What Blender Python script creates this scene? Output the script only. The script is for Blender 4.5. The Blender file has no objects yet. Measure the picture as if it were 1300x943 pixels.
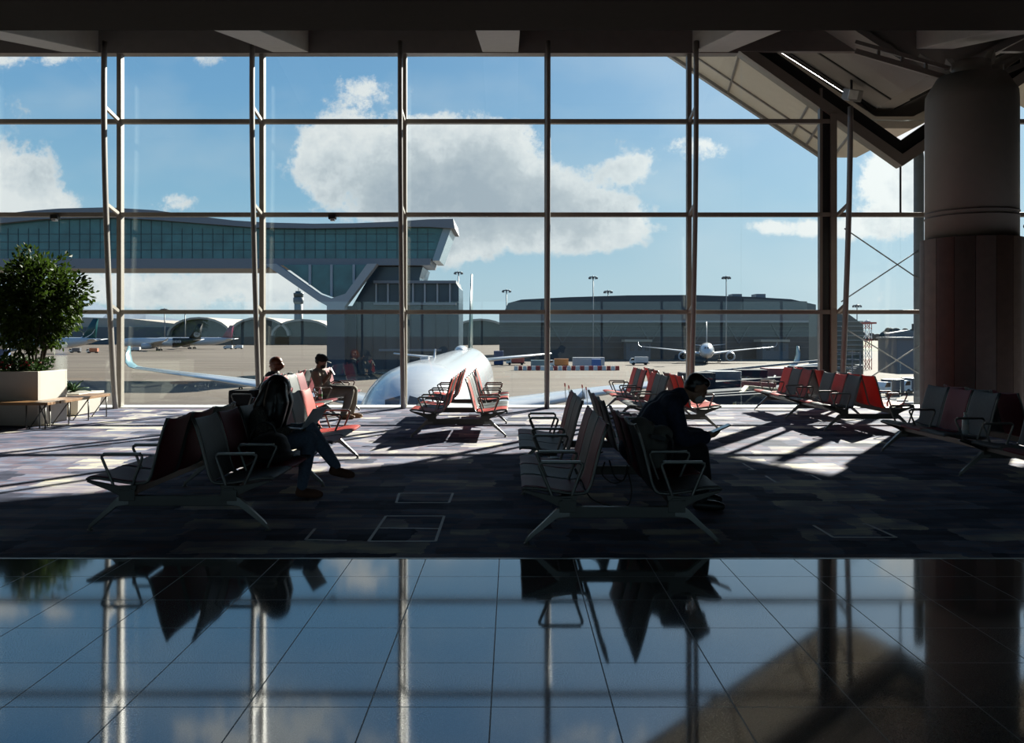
import bpy, bmesh, math, random
from mathutils import Vector, Matrix, Euler, noise as mnoise
random.seed(7)
SC = bpy.context.scene
COL = SC.collection
R = math.radians
PI = math.pi
F, CX, CY, EYE = 1150.0, 650.0, 424.5, 1.6   # focal length, principal point (1300x943 frame), eye height
def W(x, y, d):
    "point of the world seen at (x, y) and standing d metres away"
    return Vector(((x - CX) * d / F, d, EYE - (y - CY) * d / F))
def G(x, y, h=0.0):
    "point at height h seen at (x, y)"
    d = (EYE - h) * F / (y - CY)
    return Vector(((x - CX) * d / F, d, h))

# ------------------------------------------------------------------ materials
MATS = {}
def new_mat(name):
    m = bpy.data.materials.new(name); m.use_nodes = True
    nt = m.node_tree; nt.nodes.clear()
    return m, nt
def node(nt, t, **kw):
    n = nt.nodes.new(t)
    for k, v in kw.items():
        if hasattr(n, k): setattr(n, k, v)
        else: n.inputs[k.replace('_', ' ')].default_value = v
    return n
def mat(name, col, rough=0.6, metal=0.0, var=0.12, scale=6.0, spec=0.5, bump=0.0, coat=0.0, stretch=None):
    if name in MATS: return MATS[name]
    m, nt = new_mat(name)
    out = node(nt, 'ShaderNodeOutputMaterial')
    p = node(nt, 'ShaderNodeBsdfPrincipled')
    p.inputs['Roughness'].default_value = rough
    p.inputs['Metallic'].default_value = metal
    p.inputs['Specular IOR Level'].default_value = spec
    p.inputs['Coat Weight'].default_value = coat
    p.inputs['Coat Roughness'].default_value = 0.1
    tc = node(nt, 'ShaderNodeTexCoord')
    mp = node(nt, 'ShaderNodeMapping')
    if stretch: mp.inputs['Scale'].default_value = stretch
    nz = node(nt, 'ShaderNodeTexNoise'); nz.inputs['Scale'].default_value = scale; nz.inputs['Detail'].default_value = 4
    cr = node(nt, 'ShaderNodeValToRGB')
    c = Vector(col)
    a, b = c * (1 - var), c * (1 + var)
    cr.color_ramp.elements[0].position = 0.3; cr.color_ramp.elements[0].color = (*a, 1)
    cr.color_ramp.elements[1].position = 0.7; cr.color_ramp.elements[1].color = (*b, 1)
    L = nt.links.new
    L(tc.outputs['Object'], mp.inputs['Vector']); L(mp.outputs['Vector'], nz.inputs['Vector'])
    L(nz.outputs['Fac'], cr.inputs['Fac']); L(cr.outputs['Color'], p.inputs['Base Color'])
    if bump:
        bp = node(nt, 'ShaderNodeBump'); bp.inputs['Strength'].default_value = bump; bp.inputs['Distance'].default_value = 0.02
        L(nz.outputs['Fac'], bp.inputs['Height']); L(bp.outputs['Normal'], p.inputs['Normal'])
    L(p.outputs['BSDF'], out.inputs['Surface'])
    MATS[name] = m
    return m

# ------------------------------------------------------------------ mesh builder
class MB:
    def __init__(s): s.bm = bmesh.new(); s.mi = 0
    def face(s, vs):
        try:
            f = s.bm.faces.new(vs); f.material_index = s.mi; return f
        except ValueError: return None
    def poly(s, pts):
        return s.face([s.bm.verts.new(p) for p in pts])
    def box(s, c, size, rot=None, taper=1.0):
        c = Vector(c); hx, hy, hz = size[0] / 2, size[1] / 2, size[2] / 2
        M = rot if rot is not None else Matrix.Identity(3)
        v = []
        for sz in (-1, 1):
            t = taper if sz > 0 else 1.0
            for sx, sy in ((-1, -1), (1, -1), (1, 1), (-1, 1)):
                v.append(s.bm.verts.new(c + M @ Vector((sx * hx * t, sy * hy * t, sz * hz))))
        for q in ((3, 2, 1, 0), (4, 5, 6, 7), (0, 1, 5, 4), (1, 2, 6, 5), (2, 3, 7, 6), (3, 0, 4, 7)):
            s.face([v[i] for i in q])
        return s
    def span(s, a, b): # box between two corners
        a, b = Vector(a), Vector(b)
        return s.box((a + b) / 2, [abs(b[i] - a[i]) for i in range(3)])
    def bar(s, a, b, w, h, up=(0, 0, 1)): # rectangular bar from a to b
        a, b = Vector(a), Vector(b); d = (b - a); L = d.length; d.normalize()
        u = Vector(up)
        if abs(d.dot(u)) > 0.98: u = Vector((0, 1, 0))
        x = d.cross(u).normalized(); z = x.cross(d).normalized()
        M = Matrix((x, d, z)).transposed()
        return s.box((a + b) / 2, (w, L, h), M)
    def tube(s, pts, r, n=8, caps=True, closed=False):
        pts = [Vector(p) for p in pts]; N = len(pts)
        rs = r if isinstance(r, (list, tuple)) else [r] * N
        rings = []; ref = None
        for i in range(N):
            if closed: t = pts[(i + 1) % N] - pts[i - 1]
            elif i == 0: t = pts[1] - pts[0]
            elif i == N - 1: t = pts[-1] - pts[-2]
            else: t = (pts[i + 1] - pts[i]).normalized() + (pts[i] - pts[i - 1]).normalized()
            t.normalize()
            if ref is None:
                ref = Vector((0, 0, 1)) if abs(t.z) < 0.9 else Vector((1, 0, 0))
            x = t.cross(ref)
            if x.length < 1e-4: x = t.orthogonal()
            x.normalize(); y = x.cross(t).normalized(); ref = y
            rings.append([s.bm.verts.new(pts[i] + rs[i] * (math.cos(2 * PI * k / n) * x + math.sin(2 * PI * k / n) * y)) for k in range(n)])
        M = N if closed else N - 1
        for i in range(M):
            A, B = rings[i], rings[(i + 1) % N]
            for k in range(n):
                f = s.face([A[k], A[(k + 1) % n], B[(k + 1) % n], B[k]])
                if f: f.smooth = True
        if caps and not closed:
            s.face(rings[0][::-1]); s.face(rings[-1])
        return s
    def loft(s, rings, caps=True, smooth=True, closed=True):
        vr = [[s.bm.verts.new(p) for p in rg] for rg in rings]; n = len(vr[0])
        for A, B in zip(vr, vr[1:]):
            for k in range(n if closed else n - 1):
                f = s.face([A[k], A[(k + 1) % n], B[(k + 1) % n], B[k]])
                if f: f.smooth = smooth
        if caps and closed:
            s.face(vr[0][::-1]); s.face(vr[-1])
        return s
    def lathe(s, prof, c=(0, 0, 0), n=32, caps=True):
        c = Vector(c)
        return s.loft([[c + Vector((r * math.cos(2 * PI * k / n), r * math.sin(2 * PI * k / n), z)) for k in range(n)] for r, z in prof], caps)
    def prism(s, poly, a, b, axis='y'):
        "polygon of 2-D points extruded along an axis between a and b"
        def P(u, v, t):
            return Vector({'y': (u, t, v), 'x': (t, u, v), 'z': (u, v, t)}[axis])
        A = [s.bm.verts.new(P(u, v, a)) for u, v in poly]; B = [s.bm.verts.new(P(u, v, b)) for u, v in poly]
        n = len(poly)
        for k in range(n): s.face([A[k], A[(k + 1) % n], B[(k + 1) % n], B[k]])
        s.face(A[::-1]); s.face(B)
        return s
    def ball(s, c, r, seg=12, M=None):
        c = Vector(c); rr = r if isinstance(r, (list, tuple)) else (r, r, r)
        m = M if M is not None else Matrix.Identity(3)
        vs = bmesh.ops.create_uvsphere(s.bm, u_segments=seg, v_segments=max(6, seg // 2 + 1), radius=1)['verts']
        for v in vs:
            v.co = c + m @ Vector((v.co.x * rr[0], v.co.y * rr[1], v.co.z * rr[2]))
            for f in v.link_faces: f.smooth = True; f.material_index = s.mi
        return s
    def mesh(s, name, mats, bevel=0):
        bmesh.ops.recalc_face_normals(s.bm, faces=s.bm.faces[:])
        if bevel:
            es = [e for e in s.bm.edges if len(e.link_faces) == 2 and e.calc_face_angle(0) > 0.6]
            bmesh.ops.bevel(s.bm, geom=es, offset=bevel, segments=2, affect='EDGES', profile=0.7)
        me = bpy.data.meshes.new(name); s.bm.to_mesh(me); s.bm.free()
        for m in (mats if isinstance(mats, (list, tuple)) else [mats]): me.materials.append(m)
        return me
    def build(s, name, mats, parent=None, bevel=0, loc=None):
        return put(name, s.mesh(name, mats, bevel), parent, loc)
def put(name, me, parent=None, loc=None, rz=0):
    o = bpy.data.objects.new(name, me); COL.objects.link(o)
    if parent: o.parent = parent
    if loc is not None: o.location = loc
    if rz: o.rotation_euler.z = rz
    return o
def tag(o, label=None, cat=None, group=None, kind=None):
    if label: o['label'] = label
    if cat: o['category'] = cat
    if group: o['group'] = group
    if kind: o['kind'] = kind
    return o
def thing(name, label, cat, loc=(0, 0, 0), rz=0, group=None):
    o = bpy.data.objects.new(name, None); COL.objects.link(o)
    o.location = loc; o.rotation_euler.z = rz; o.empty_display_size = 0.3
    return tag(o, label, cat, group)
def struct(name, mb, m, parent=None, bevel=0):
    return tag(mb.build(name, m, parent, bevel), kind='structure')
def copy_tree(o, parent=None):
    c = o.copy(); COL.objects.link(c)
    if parent: c.parent = parent
    for ch in [x for x in bpy.data.objects if x.parent == o]: copy_tree(ch, c)
    return c
# ------------------------------------------------------------------ room
YW = 19.8                      # window wall
BAY, MX0 = 3.1, 0.757
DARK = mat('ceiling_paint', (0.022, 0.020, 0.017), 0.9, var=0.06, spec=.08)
RIBM = mat('rib_paint', (0.42, 0.41, 0.39), 0.7, var=0.05)
CREAM = mat('cream_metal', (0.255, 0.228, 0.19), 0.45, var=0.05)
POSTM = mat('post_metal', (0.22, 0.20, 0.18), 0.4, var=0.05)
BLACK = mat('black_rubber', (0.012, 0.012, 0.012), 0.5)
WHITEP = mat('white_paint', (0.72, 0.71, 0.68), 0.55, var=0.04)

def carpet_mat():
    m, nt = new_mat('carpet'); L = nt.links.new
    out = node(nt, 'ShaderNodeOutputMaterial'); p = node(nt, 'ShaderNodeBsdfPrincipled')
    p.inputs['Roughness'].default_value = 0.95; p.inputs['Specular IOR Level'].default_value = 0.15
    tc = node(nt, 'ShaderNodeTexCoord'); sp = node(nt, 'ShaderNodeSeparateXYZ'); L(tc.outputs['Object'], sp.inputs[0])
    def M(op, a, b=None):
        n = node(nt, 'ShaderNodeMath', operation=op)
        for i, v in enumerate((a, b)):
            if v is None: continue
            if isinstance(v, (int, float)): n.inputs[i].default_value = v
            else: L(v, n.inputs[i])
        return n.outputs[0]
    # small wobble so the plank ends are soft
    wob = node(nt, 'ShaderNodeTexNoise'); wob.inputs['Scale'].default_value = 2.2; wob.inputs['Detail'].default_value = 6; wob.inputs['Roughness'].default_value = .7; L(tc.outputs['Object'], wob.inputs['Vector'])
    def layer(h, wd, seed):
        yy = M('DIVIDE', M('ADD', sp.outputs['Y'], M('MULTIPLY', wob.outputs['Fac'], 0.22)), h)
        row = M('FLOOR', yy)
        wn = node(nt, 'ShaderNodeTexWhiteNoise', noise_dimensions='1D'); L(M('ADD', row, seed), wn.inputs['W'])
        xx = M('ADD', M('DIVIDE', M('ADD', sp.outputs['X'], M('MULTIPLY', wob.outputs['Fac'], 0.30)), wd), M('MULTIPLY', wn.outputs['Value'], 7.0))
        col = M('FLOOR', xx)
        cv = node(nt, 'ShaderNodeCombineXYZ'); L(row, cv.inputs[0]); L(col, cv.inputs[1]); cv.inputs[2].default_value = seed
        w2 = node(nt, 'ShaderNodeTexWhiteNoise', noise_dimensions='3D'); L(cv.outputs[0], w2.inputs['Vector'])
        return w2.outputs['Value']
    a = layer(0.42, 0.62, 3.0); b = layer(0.21, 0.31, 11.0)
    st = node(nt, 'ShaderNodeTexNoise'); st.inputs['Scale'].default_value = 1.0; st.inputs['Detail'].default_value = 5
    mp = node(nt, 'ShaderNodeMapping'); mp.inputs['Scale'].default_value = (1.5, 3.6, 1.0); L(tc.outputs['Object'], mp.inputs['Vector']); L(mp.outputs['Vector'], st.inputs['Vector'])
    v = M('ADD', M('ADD', M('MULTIPLY', a, 0.62), M('MULTIPLY', b, 0.22)), M('MULTIPLY', M('SUBTRACT', st.outputs['Fac'], 0.5), 1.0))
    v = M('ADD', v, 0.10)
    cr = node(nt, 'ShaderNodeValToRGB'); els = cr.color_ramp.elements
    stops = [(0.0, (.012, .017, .036)), (.20, (.045, .048, .080)), (.35, (.080, .098, .155)), (.47, (.17, .130, .165)), (.58, (.145, .175, .26)), (.70, (.27, .235, .27)), (.82, (.38, .365, .36)), (.95, (.66, .60, .46))]
    els[0].position, els[0].color = stops[0][0], (*stops[0][1], 1)
    els[1].position, els[1].color = stops[-1][0], (*stops[-1][1], 1)
    for pos, c in stops[1:-1]:
        e = els.new(pos); e.color = (*c, 1)
    L(v, cr.inputs['Fac']); L(cr.outputs['Color'], p.inputs['Base Color'])
    fz = node(nt, 'ShaderNodeTexNoise'); fz.inputs['Scale'].default_value = 220
    bp = node(nt, 'ShaderNodeBump'); bp.inputs['Strength'].default_value = 0.4; bp.inputs['Distance'].default_value = 0.004
    L(tc.outputs['Object'], fz.inputs['Vector']); L(fz.outputs['Fac'], bp.inputs['Height']); L(bp.outputs['Normal'], p.inputs['Normal'])
    L(p.outputs['BSDF'], out.inputs['Surface'])
    return m
def granite_mat():
    m, nt = new_mat('granite_tiles'); L = nt.links.new
    out = node(nt, 'ShaderNodeOutputMaterial'); p = node(nt, 'ShaderNodeBsdfPrincipled')
    tc = node(nt, 'ShaderNodeTexCoord')
    br = node(nt, 'ShaderNodeTexBrick'); br.offset = 0.0; br.squash = 1.0
    br.inputs['Scale'].default_value = 1.0; br.inputs['Brick Width'].default_value = 0.524; br.inputs['Row Height'].default_value = 0.524
    br.inputs['Mortar Size'].default_value = 0.0035; br.inputs['Mortar Smooth'].default_value = 0.2
    br.inputs['Color1'].default_value = (.125, .122, .115, 1); br.inputs['Color2'].default_value = (.155, .150, .140, 1); br.inputs['Mortar'].default_value = (.006, .006, .006, 1)
    mp = node(nt, 'ShaderNodeMapping'); mp.inputs['Location'].default_value = (0.09 + 0.524 * 40, -4.94 + 0.524 * 40, 0)
    L(tc.outputs['Object'], mp.inputs['Vector']); L(mp.outputs['Vector'], br.inputs['Vector'])
    nz = node(nt, 'ShaderNodeTexNoise'); nz.inputs['Scale'].default_value = 140; nz.inputs['Detail'].default_value = 6
    L(tc.outputs['Object'], nz.inputs['Vector'])
    mx = node(nt, 'ShaderNodeMixRGB', blend_type='OVERLAY'); mx.inputs['Fac'].default_value = 0.8
    L(br.outputs['Color'], mx.inputs[1]); L(nz.outputs['Fac'], mx.inputs[2])
    L(mx.outputs[0], p.inputs['Base Color'])
    n2 = node(nt, 'ShaderNodeTexNoise'); n2.inputs['Scale'].default_value = 1.1; L(tc.outputs['Object'], n2.inputs['Vector'])
    mr = node(nt, 'ShaderNodeMapRange'); mr.inputs['To Min'].default_value = 0.035; mr.inputs['To Max'].default_value = 0.075
    L(n2.outputs['Fac'], mr.inputs['Value'])
    ad = node(nt, 'ShaderNodeMath', operation='MULTIPLY_ADD'); ad.inputs[1].default_value = 0.5
    L(br.outputs['Fac'], ad.inputs[0]); L(mr.outputs[0], ad.inputs[2]); L(ad.outputs[0], p.inputs['Roughness'])
    p.inputs['IOR'].default_value = 2.5
    L(p.outputs['BSDF'], out.inputs['Surface'])
    return m
def glass_mat():
    m, nt = new_mat('window_glass'); L = nt.links.new
    out = node(nt, 'ShaderNodeOutputMaterial')
    t = node(nt, 'ShaderNodeBsdfTransparent'); t.inputs[0].default_value = (.955, .985, .985, 1)
    g = node(nt, 'ShaderNodeBsdfGlossy'); g.inputs['Roughness'].default_value = 0.0; g.inputs[0].default_value = (.9, 1, .98, 1)
    lw = node(nt, 'ShaderNodeLayerWeight'); lw.inputs['Blend'].default_value = .5
    pw = node(nt, 'ShaderNodeMath', operation='POWER'); pw.inputs[1].default_value = 5; L(lw.outputs['Facing'], pw.inputs[0])
    fr = node(nt, 'ShaderNodeMath', operation='MULTIPLY_ADD'); fr.inputs[1].default_value = .9; fr.inputs[2].default_value = .035; L(pw.outputs[0], fr.inputs[0])
    mx = node(nt, 'ShaderNodeMixShader')
    L(fr.outputs[0], mx.inputs[0]); L(t.outputs[0], mx.inputs[1]); L(g.outputs[0], mx.inputs[2]); L(mx.outputs[0], out.inputs['Surface'])
    return m
CARPET, GRANITE, GLASS = carpet_mat(), granite_mat(), glass_mat()

XL, XR, YB = -17.0, 17.0, -7.0
struct('floor', MB().span((XL, YB, -0.3), (XR, 6.47, 0)), GRANITE)
struct('carpet', MB().span((XL, 6.475, -0.3), (XR, YW - 0.16, 0)), CARPET)
struct('trim_1', MB().span((XL, 6.463, -0.2), (XR, 6.481, 0.003)), mat('steel_strip', (.25, .25, .25), .35, 1.0))
WALLM = mat('hall_wall', (0.10, 0.095, 0.09), 0.8)
struct('wall_left', MB().span((XL - .3, YB, -0.3), (XL, YW, 9.6)), WALLM)
struct('wall_right', MB().span((XR, YB, -0.3), (XR + .3, YW, 9.6)), WALLM)
c = MB(); c.span((XL, YB - .3, -0.3), (XR, YB, .3)); c.span((XL, YB - .3, 3.3), (XR, YB, 9.6)); struct('wall_front', c, WALLM)
wr = thing('window_13', None, None, (0, YB - .15, 0)); tag(wr, kind='structure')  # unseen rear windows, added to let in fill daylight
MB().span((XL, -.012, .3), (XR, .012, 3.3)).build('pane', GLASS, wr)
for q in range(12): MB().span((XL + q * 3.09 - .05, -.1, .3), (XL + q * 3.09 + .05, .1, 3.3)).build('mullion', CREAM, wr)
MB().span((XL, -.1, 2.7), (XR, .1, 2.8)).build('transom', CREAM, wr)
# ceiling: flat slab, then the recess rising to the window head
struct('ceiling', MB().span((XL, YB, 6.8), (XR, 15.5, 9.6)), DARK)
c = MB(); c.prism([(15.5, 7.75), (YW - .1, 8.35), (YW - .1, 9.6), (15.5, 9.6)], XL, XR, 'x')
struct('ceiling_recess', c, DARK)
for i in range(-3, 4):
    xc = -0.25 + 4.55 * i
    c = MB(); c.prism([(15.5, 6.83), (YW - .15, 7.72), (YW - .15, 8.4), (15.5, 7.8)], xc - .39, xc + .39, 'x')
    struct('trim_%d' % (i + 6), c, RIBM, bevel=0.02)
struct('trim_10', MB().span((XL, YW - .16, 7.70), (4.9, YW + .10, 9.6)), POSTM)
struct('trim_11', MB().span((4.9, YW - .16, 7.74), (XR, YW - .02, 9.6)), POSTM)
# sill and the facade under the floor
struct('trim_12', MB().span((XL, YW - .16, -0.3), (XR, YW + .55, 0.02)), mat('sill_white', (.66, .66, .65), .5, var=.03), bevel=.008)
struct('wall_back', MB().span((XL, YW - .1, -8.5), (XR, YW + .35, -0.3)), WALLM)

def head_z(x):   # height of the glass head: level on the left, following the roof valley on the right
    if x < 5.01: return 7.74
    if x < 8.49: return 7.73 - .704 * (x - 5.01)
    return min(7.9, 5.28 + .685 * (x - 8.49))
TR = (2.09, 4.21, 6.24)
n = 0
for k in range(-6, 6):
    n += 1
    x0, x1 = MX0 + BAY * k, MX0 + BAY * (k + 1)
    x0, x1 = max(x0, XL), min(x1, XR)
    w = thing('window_%d' % n, None, None, ((x0 + x1) / 2, YW, 0)); tag(w, kind='structure')
    xm = (x0 + x1) / 2
    pane = MB()
    zs = [0.02] + list(TR)
    for zi, za in enumerate(zs):
        xs = [x0 + .04, x1 - .04]
        for brk in (5.01, 8.49, 12.3):
            if x0 < brk < x1: xs.append(brk)
        xs.sort()
        for xa, xb in zip(xs, xs[1:]):
            ha, hb = head_z(xa), head_z(xb)
            top = TR[zi] if zi < 3 else 99
            za0 = za + (.03 if zi else 0)
            if min(ha, hb) <= za0 and max(ha, hb) <= za0: continue
            pts = [(xa, za0), (xb, za0), (xb, max(za0, min(hb, top - .03))), (xa, max(za0, min(ha, top - .03)))]
            if ha > top > hb: pts.insert(3, (xa + (xb - xa) * (ha - top) / (ha - hb), top - .03))
            if hb > top > ha: pts.insert(3, (xa + (xb - xa) * (top - ha) / (hb - ha), top - .03))
            pane.prism([(a - xm, b) for a, b in pts], -.012, .012)
    pane.build('pane', GLASS, w)
    for tz in TR:
        # the transom runs only where the glass reaches it
        xa, xb = x0, x1
        if tz == 6.24:
            lx, rx = 5.01 + (7.73 - tz) / .704, 8.49 + (tz - 5.28) / .685
            if x0 < lx < x1: xb = lx - .12
            elif lx <= x0 and x1 <= rx: continue
            elif x0 < rx < x1: xa = rx + .12
        MB().span((xa - xm, -.11, tz - .045), (xb - xm, .03, tz + .045)).build('transom', CREAM if k > 2 else CREAM, w, bevel=.006)
    mm = MB(); hz = head_z(x0)
    if k == 2:      # movement joint: black gasket between two frames
        mm.span((x0 - .26 - xm, -.10, 0), (x0 - .20 - xm, .05, hz + .6)); mm.span((x0 - .03 - xm, -.14, 0), (x0 + .10 - xm, .05, hz + .05))
        mm.build('mullion', CREAM, w, bevel=.006)
        MB().span((x0 - .20 - xm, -.07, 0), (x0 - .03 - xm, .05, hz + .5)).build('gasket', BLACK, w)
    else:
        mm.span((x0 - .05 - xm, -.12, 0), (x0 + .05 - xm, .04, hz)); mm.build('mullion', CREAM, w, bevel=.006)
# vertical glass joint below the roof valley
struct('trim_13', MB().span((8.475, YW - .02, 4.25), (8.505, YW + .02, 5.3)), BLACK)
# bowed steel posts standing in front of the mullions
def bow(z, top):
    t = z / 7.9
    return 0.20 + 1.05 * (t ** 0.9) * (1 - .42 * t ** 2.2) * 1.05
for j, k in enumerate(range(-5, 5)):
    x = MX0 + BAY * k
    if k == 2: x += .13
    top = min(7.75, head_z(x) + (.1 if x > 5 else 0))
    zs = [top * i / 20 for i in range(21)]
    p = MB()
    rings = []
    for z in zs:
        y = YW - .12 - bow(z, top) * .82
        rr = .055
        rings.append([(x + rr * math.cos(a) * .95, y + rr * 1.5 * math.sin(a), z) for a in [2 * PI * q / 12 for q in range(12)]])
    p.loft(rings)
    po = struct('trim_%d' % (j + 14), p, POSTM)
    st = MB()
    for tz in TR:
        if tz > top - .3: continue
        y = YW - .12 - bow(tz, top) * .82
        st.bar((x, y, tz + .14), (x, YW - .10, tz), .055, .07)
    st.build('strut', CREAM, po)

# roof valley over the right-hand bays
def vband(off0, off1, ya, yb, name, m):
    def ln(o):
        return [(4.2, 7.73 + .704 * .81 + o), (8.49, 5.28 + o), (13.0, 5.28 + .685 * 4.51 + o)]
    a, b = ln(off0), ln(off1)
    c = MB(); c.prism([a[0], a[1], b[1], b[0]], ya, yb); c.prism([a[1], a[2], b[2], b[1]], ya, yb)
    return struct(name, c, m)
vband(-.02, .24, YW - .12, YW + .22, 'trim_24', CREAM)
vband(.24, .55, YW - .04, YW + .18, 'trim_25', BLACK)
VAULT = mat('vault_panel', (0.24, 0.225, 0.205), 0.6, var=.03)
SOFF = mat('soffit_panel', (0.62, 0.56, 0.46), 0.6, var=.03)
# vault lining: folded slab above the band
pl = [(3.0, 8.42 + .64 * 3.41), (6.41, 8.42), (8.66, 6.98), (9.1, 6.98), (13.2, 9.05), (17, 7.0), (26, 7.0)]  # right-hand folds lie unseen, bent down to stop sun beyond the column
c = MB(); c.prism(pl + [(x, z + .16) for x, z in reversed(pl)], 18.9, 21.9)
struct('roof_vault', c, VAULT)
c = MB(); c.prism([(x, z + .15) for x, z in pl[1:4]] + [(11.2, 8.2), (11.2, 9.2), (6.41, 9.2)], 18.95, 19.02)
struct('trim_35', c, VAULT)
c = MB()
for (xa, za), (xb, zb), t0 in ((pl[0], pl[2], .0), (pl[3], pl[4], .0)):
    for yy in (20.7, 21.55):
        c.bar((xa, yy, za - .01), (xb, yy, zb - .01), .05, .03)
struct('trim_26', c, BLACK)
c = MB(); c.tube([(3.2, 21.7, pl[0][1] - .32), (8.45, 21.7, 6.94)], .11, 10)
struct('trim_27', c, mat('roof_pipe', (.10, .095, .09), .5))
pr = [(3.3, 10.02), (8.6, 6.48), (9.5, 6.48), (13.2, 8.35), (17, 6.3), (26, 6.3)]  # out-of-view canopy folds, shaped to block the same sun
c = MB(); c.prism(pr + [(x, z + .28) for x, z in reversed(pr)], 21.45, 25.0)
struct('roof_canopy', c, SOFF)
up = [(x, z + .28) for x, z in pr]
c = MB(); c.prism(up + [(x, z + .45) for x, z in reversed(up)], 21.92, 21.98)
struct('trim_29', c, VAULT)  # upstand added to seal the gap between roof slabs against stray sun
c = MB()
for xa in (5.6, 7.35, 7.75, 8.4):
    za = 10.02 - (xa - 3.3) * .668
    c.bar((xa, 22.4, za - .02), (xa + .35, 25.0, za - .02 - .35 * .668), .05, .05)
c.bar((3.3, 24.95, 10.0), (8.6, 24.95, 6.46), .16, .12)
c.bar((3.3, 24.0, 10.0), (8.6, 24.0, 6.46), .05, .05)
struct('trim_28', c, POSTM)
# floodlight under the vault
fl = thing('floodlight', 'square floodlight hanging under the roof vault left of the big column', 'light', (7.85, 20.9, 7.12))
MB().box((0, 0, 0), (.34, .30, .26), Euler((R(20), 0, R(20))).to_matrix()).build('housing', mat('lamp_grey', (.22, .21, .2), .5), fl, bevel=.02)
MB().box((-.05, -.19, -.04), (.26, .02, .2), Euler((R(20), 0, R(20))).to_matrix()).build('lens', mat('lamp_lens', (.7, .7, .68), .15), fl)
MB().tube([(.0, .05, .1), (.02, .1, .42)], .03, 8).build('bracket', BLACK, fl)

# big round column
CO = Vector((8.62, 17.0, 0))
col = thing('column', 'thick round cream column with brown panelled base right of the windows', 'column', CO)
tag(col, kind='structure')
MB().lathe([(.80, 3.2), (.80, 5.95), (.79, 6.1), (.60, 6.42), (.0, 6.42)], n=64).build('shaft', mat('column_cream', (.20, .188, .165), .6, var=.03), col)
for zz in (3.78, 3.87):
    MB().lathe([(.80, zz - .008), (.812, zz - .008), (.812, zz + .008), (.80, zz + .008)], n=64, caps=False).build('ring', mat('groove', (.12, .11, .1), .5), col)
WOODS = [mat('panel_tan', (.16, .115, .085), .6), mat('panel_brown', (.085, .052, .038), .6), mat('panel_red', (.070, .030, .022), .6), mat('panel_mauve', (.12, .095, .085), .6), mat('panel_dark', (.055, .042, .036), .6)]
seq = [0, 1, 2, 3, 4, 0, 1, 4, 3, 2, 1, 0, 2, 4, 3, 1]
for q in range(16):
    c = MB(); a0, a1 = 2 * PI * q / 16 + .005, 2 * PI * (q + 1) / 16 - .005
    ring = lambda r, z: [(r * math.cos(a0 + (a1 - a0) * t / 6), r * math.sin(a0 + (a1 - a0) * t / 6), z) for t in range(7)]
    lo, hi = ring(.885, 0) + ring(.81, 0)[::-1], ring(.885, 3.37) + ring(.81, 3.37)[::-1]
    c.loft([lo, hi], smooth=False)
    c.build('panel', WOODS[seq[(q + 3) % 16]], col)
c = MB()
for a in range(0, 360, 60):
    ca, sa = math.cos(R(a + 20)), math.sin(R(a + 20))
    if sa < -.3: continue
    c.bar((ca * .30, sa * .30, 6.40), (ca * .75, sa * .9 + .3, 7.05), .12, .18)
for sx in (-1, 1):
    c.bar((sx * .35, .1, 6.42), (sx * 1.95, .6, 7.10), .09, .10); c.bar((sx * .35, .1, 6.62), (sx * 1.95, .6, 7.28), .07, .07)
    for t in (.25, .5, .75): c.bar((sx * (.35 + 1.6 * t), .1 + .5 * t, 6.42 + .68 * t), (sx * (.35 + 1.6 * t), .1 + .5 * t, 6.62 + .66 * t), .05, .05)
c.lathe([(.34, 6.4), (.34, 6.70), (0, 6.70)], n=24)
c.build('bracket', POSTM, col)
cam_o = thing('security_camera', 'black dome camera on the right side of the big column', 'camera', CO + Vector((.90, -.25, 3.60)))
MB().tube([(-.05, .0, 0), (.20, 0, 0)], .035, 8).build('arm', POSTM, cam_o)
MB().lathe([(.10, .02), (.10, -.05), (.08, -.12), (.0, -.15)], (.22, 0, 0), n=16).build('dome', mat('dome_black', (.02, .02, .02), .1), cam_o)
for nm, x, lab in (('a', 70, 'small black spotlight under the transom above the potted tree'), ('b', 422, 'small black spotlight under the transom above the capped man')):
    b = W(x, 285, YW - .14)
    s = thing('spotlight', lab, 'spotlight', (b.x, b.y, 4.20), group='transom spotlights')
    MB().box((0, 0, -.05), (.16, .14, .10)).build('housing', BLACK, s, bevel=.01)
    MB().box((.02, -.06, -.12), (.09, .10, .05)).build('lens', mat('spot_glass', (.5, .5, .5), .1), s)

# tape marks on the carpet
TAPE = mat('white_tape', (.55, .55, .56), .6)
def tape(label, lines):
    c = MB()
    P0 = G(*lines[0][0])
    for a, b in lines:
        pa, pb = G(*a), G(*b); pa.z = pb.z = .0015
        c.bar(pa - P0, pb - P0, .022, .003)
    tag(c.build('tape_marking', TAPE, loc=P0), label, 'floor marking', 'white tape marks on the carpet')
tape('white tape square on the carpet, farther one between the two near benches', [((507, 626), (575, 626)), ((507, 626), (503, 638)), ((575, 626), (570, 638)), ((503, 638), (570, 638))])
tape('large white tape square on the carpet, nearest the tiles between the near benches', [((490, 655), (564, 655)), ((490, 655), (468, 687)), ((564, 655), (553, 687)), ((468, 687), (553, 687)), ((480, 670), (558.5, 671))])
tape('thin white tape corner on the carpet by the left bench leg', [((400, 671), (388, 685)), ((388, 685), (440, 686))])
tape('short white tape tick on the carpet beside the seated masked man', [((943, 588), (957, 596)), ((950, 596), (960, 596))])
tape('white tape tick on the carpet in front of the sunlit patch', [((972, 604), (985, 612)), ((983, 612), (993, 612))])
tape('white tape tick at the edge of the sunlit patch, rightmost of three', [((1022, 603), (1030, 603)), ((1030, 603), (1042, 609))])
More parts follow.
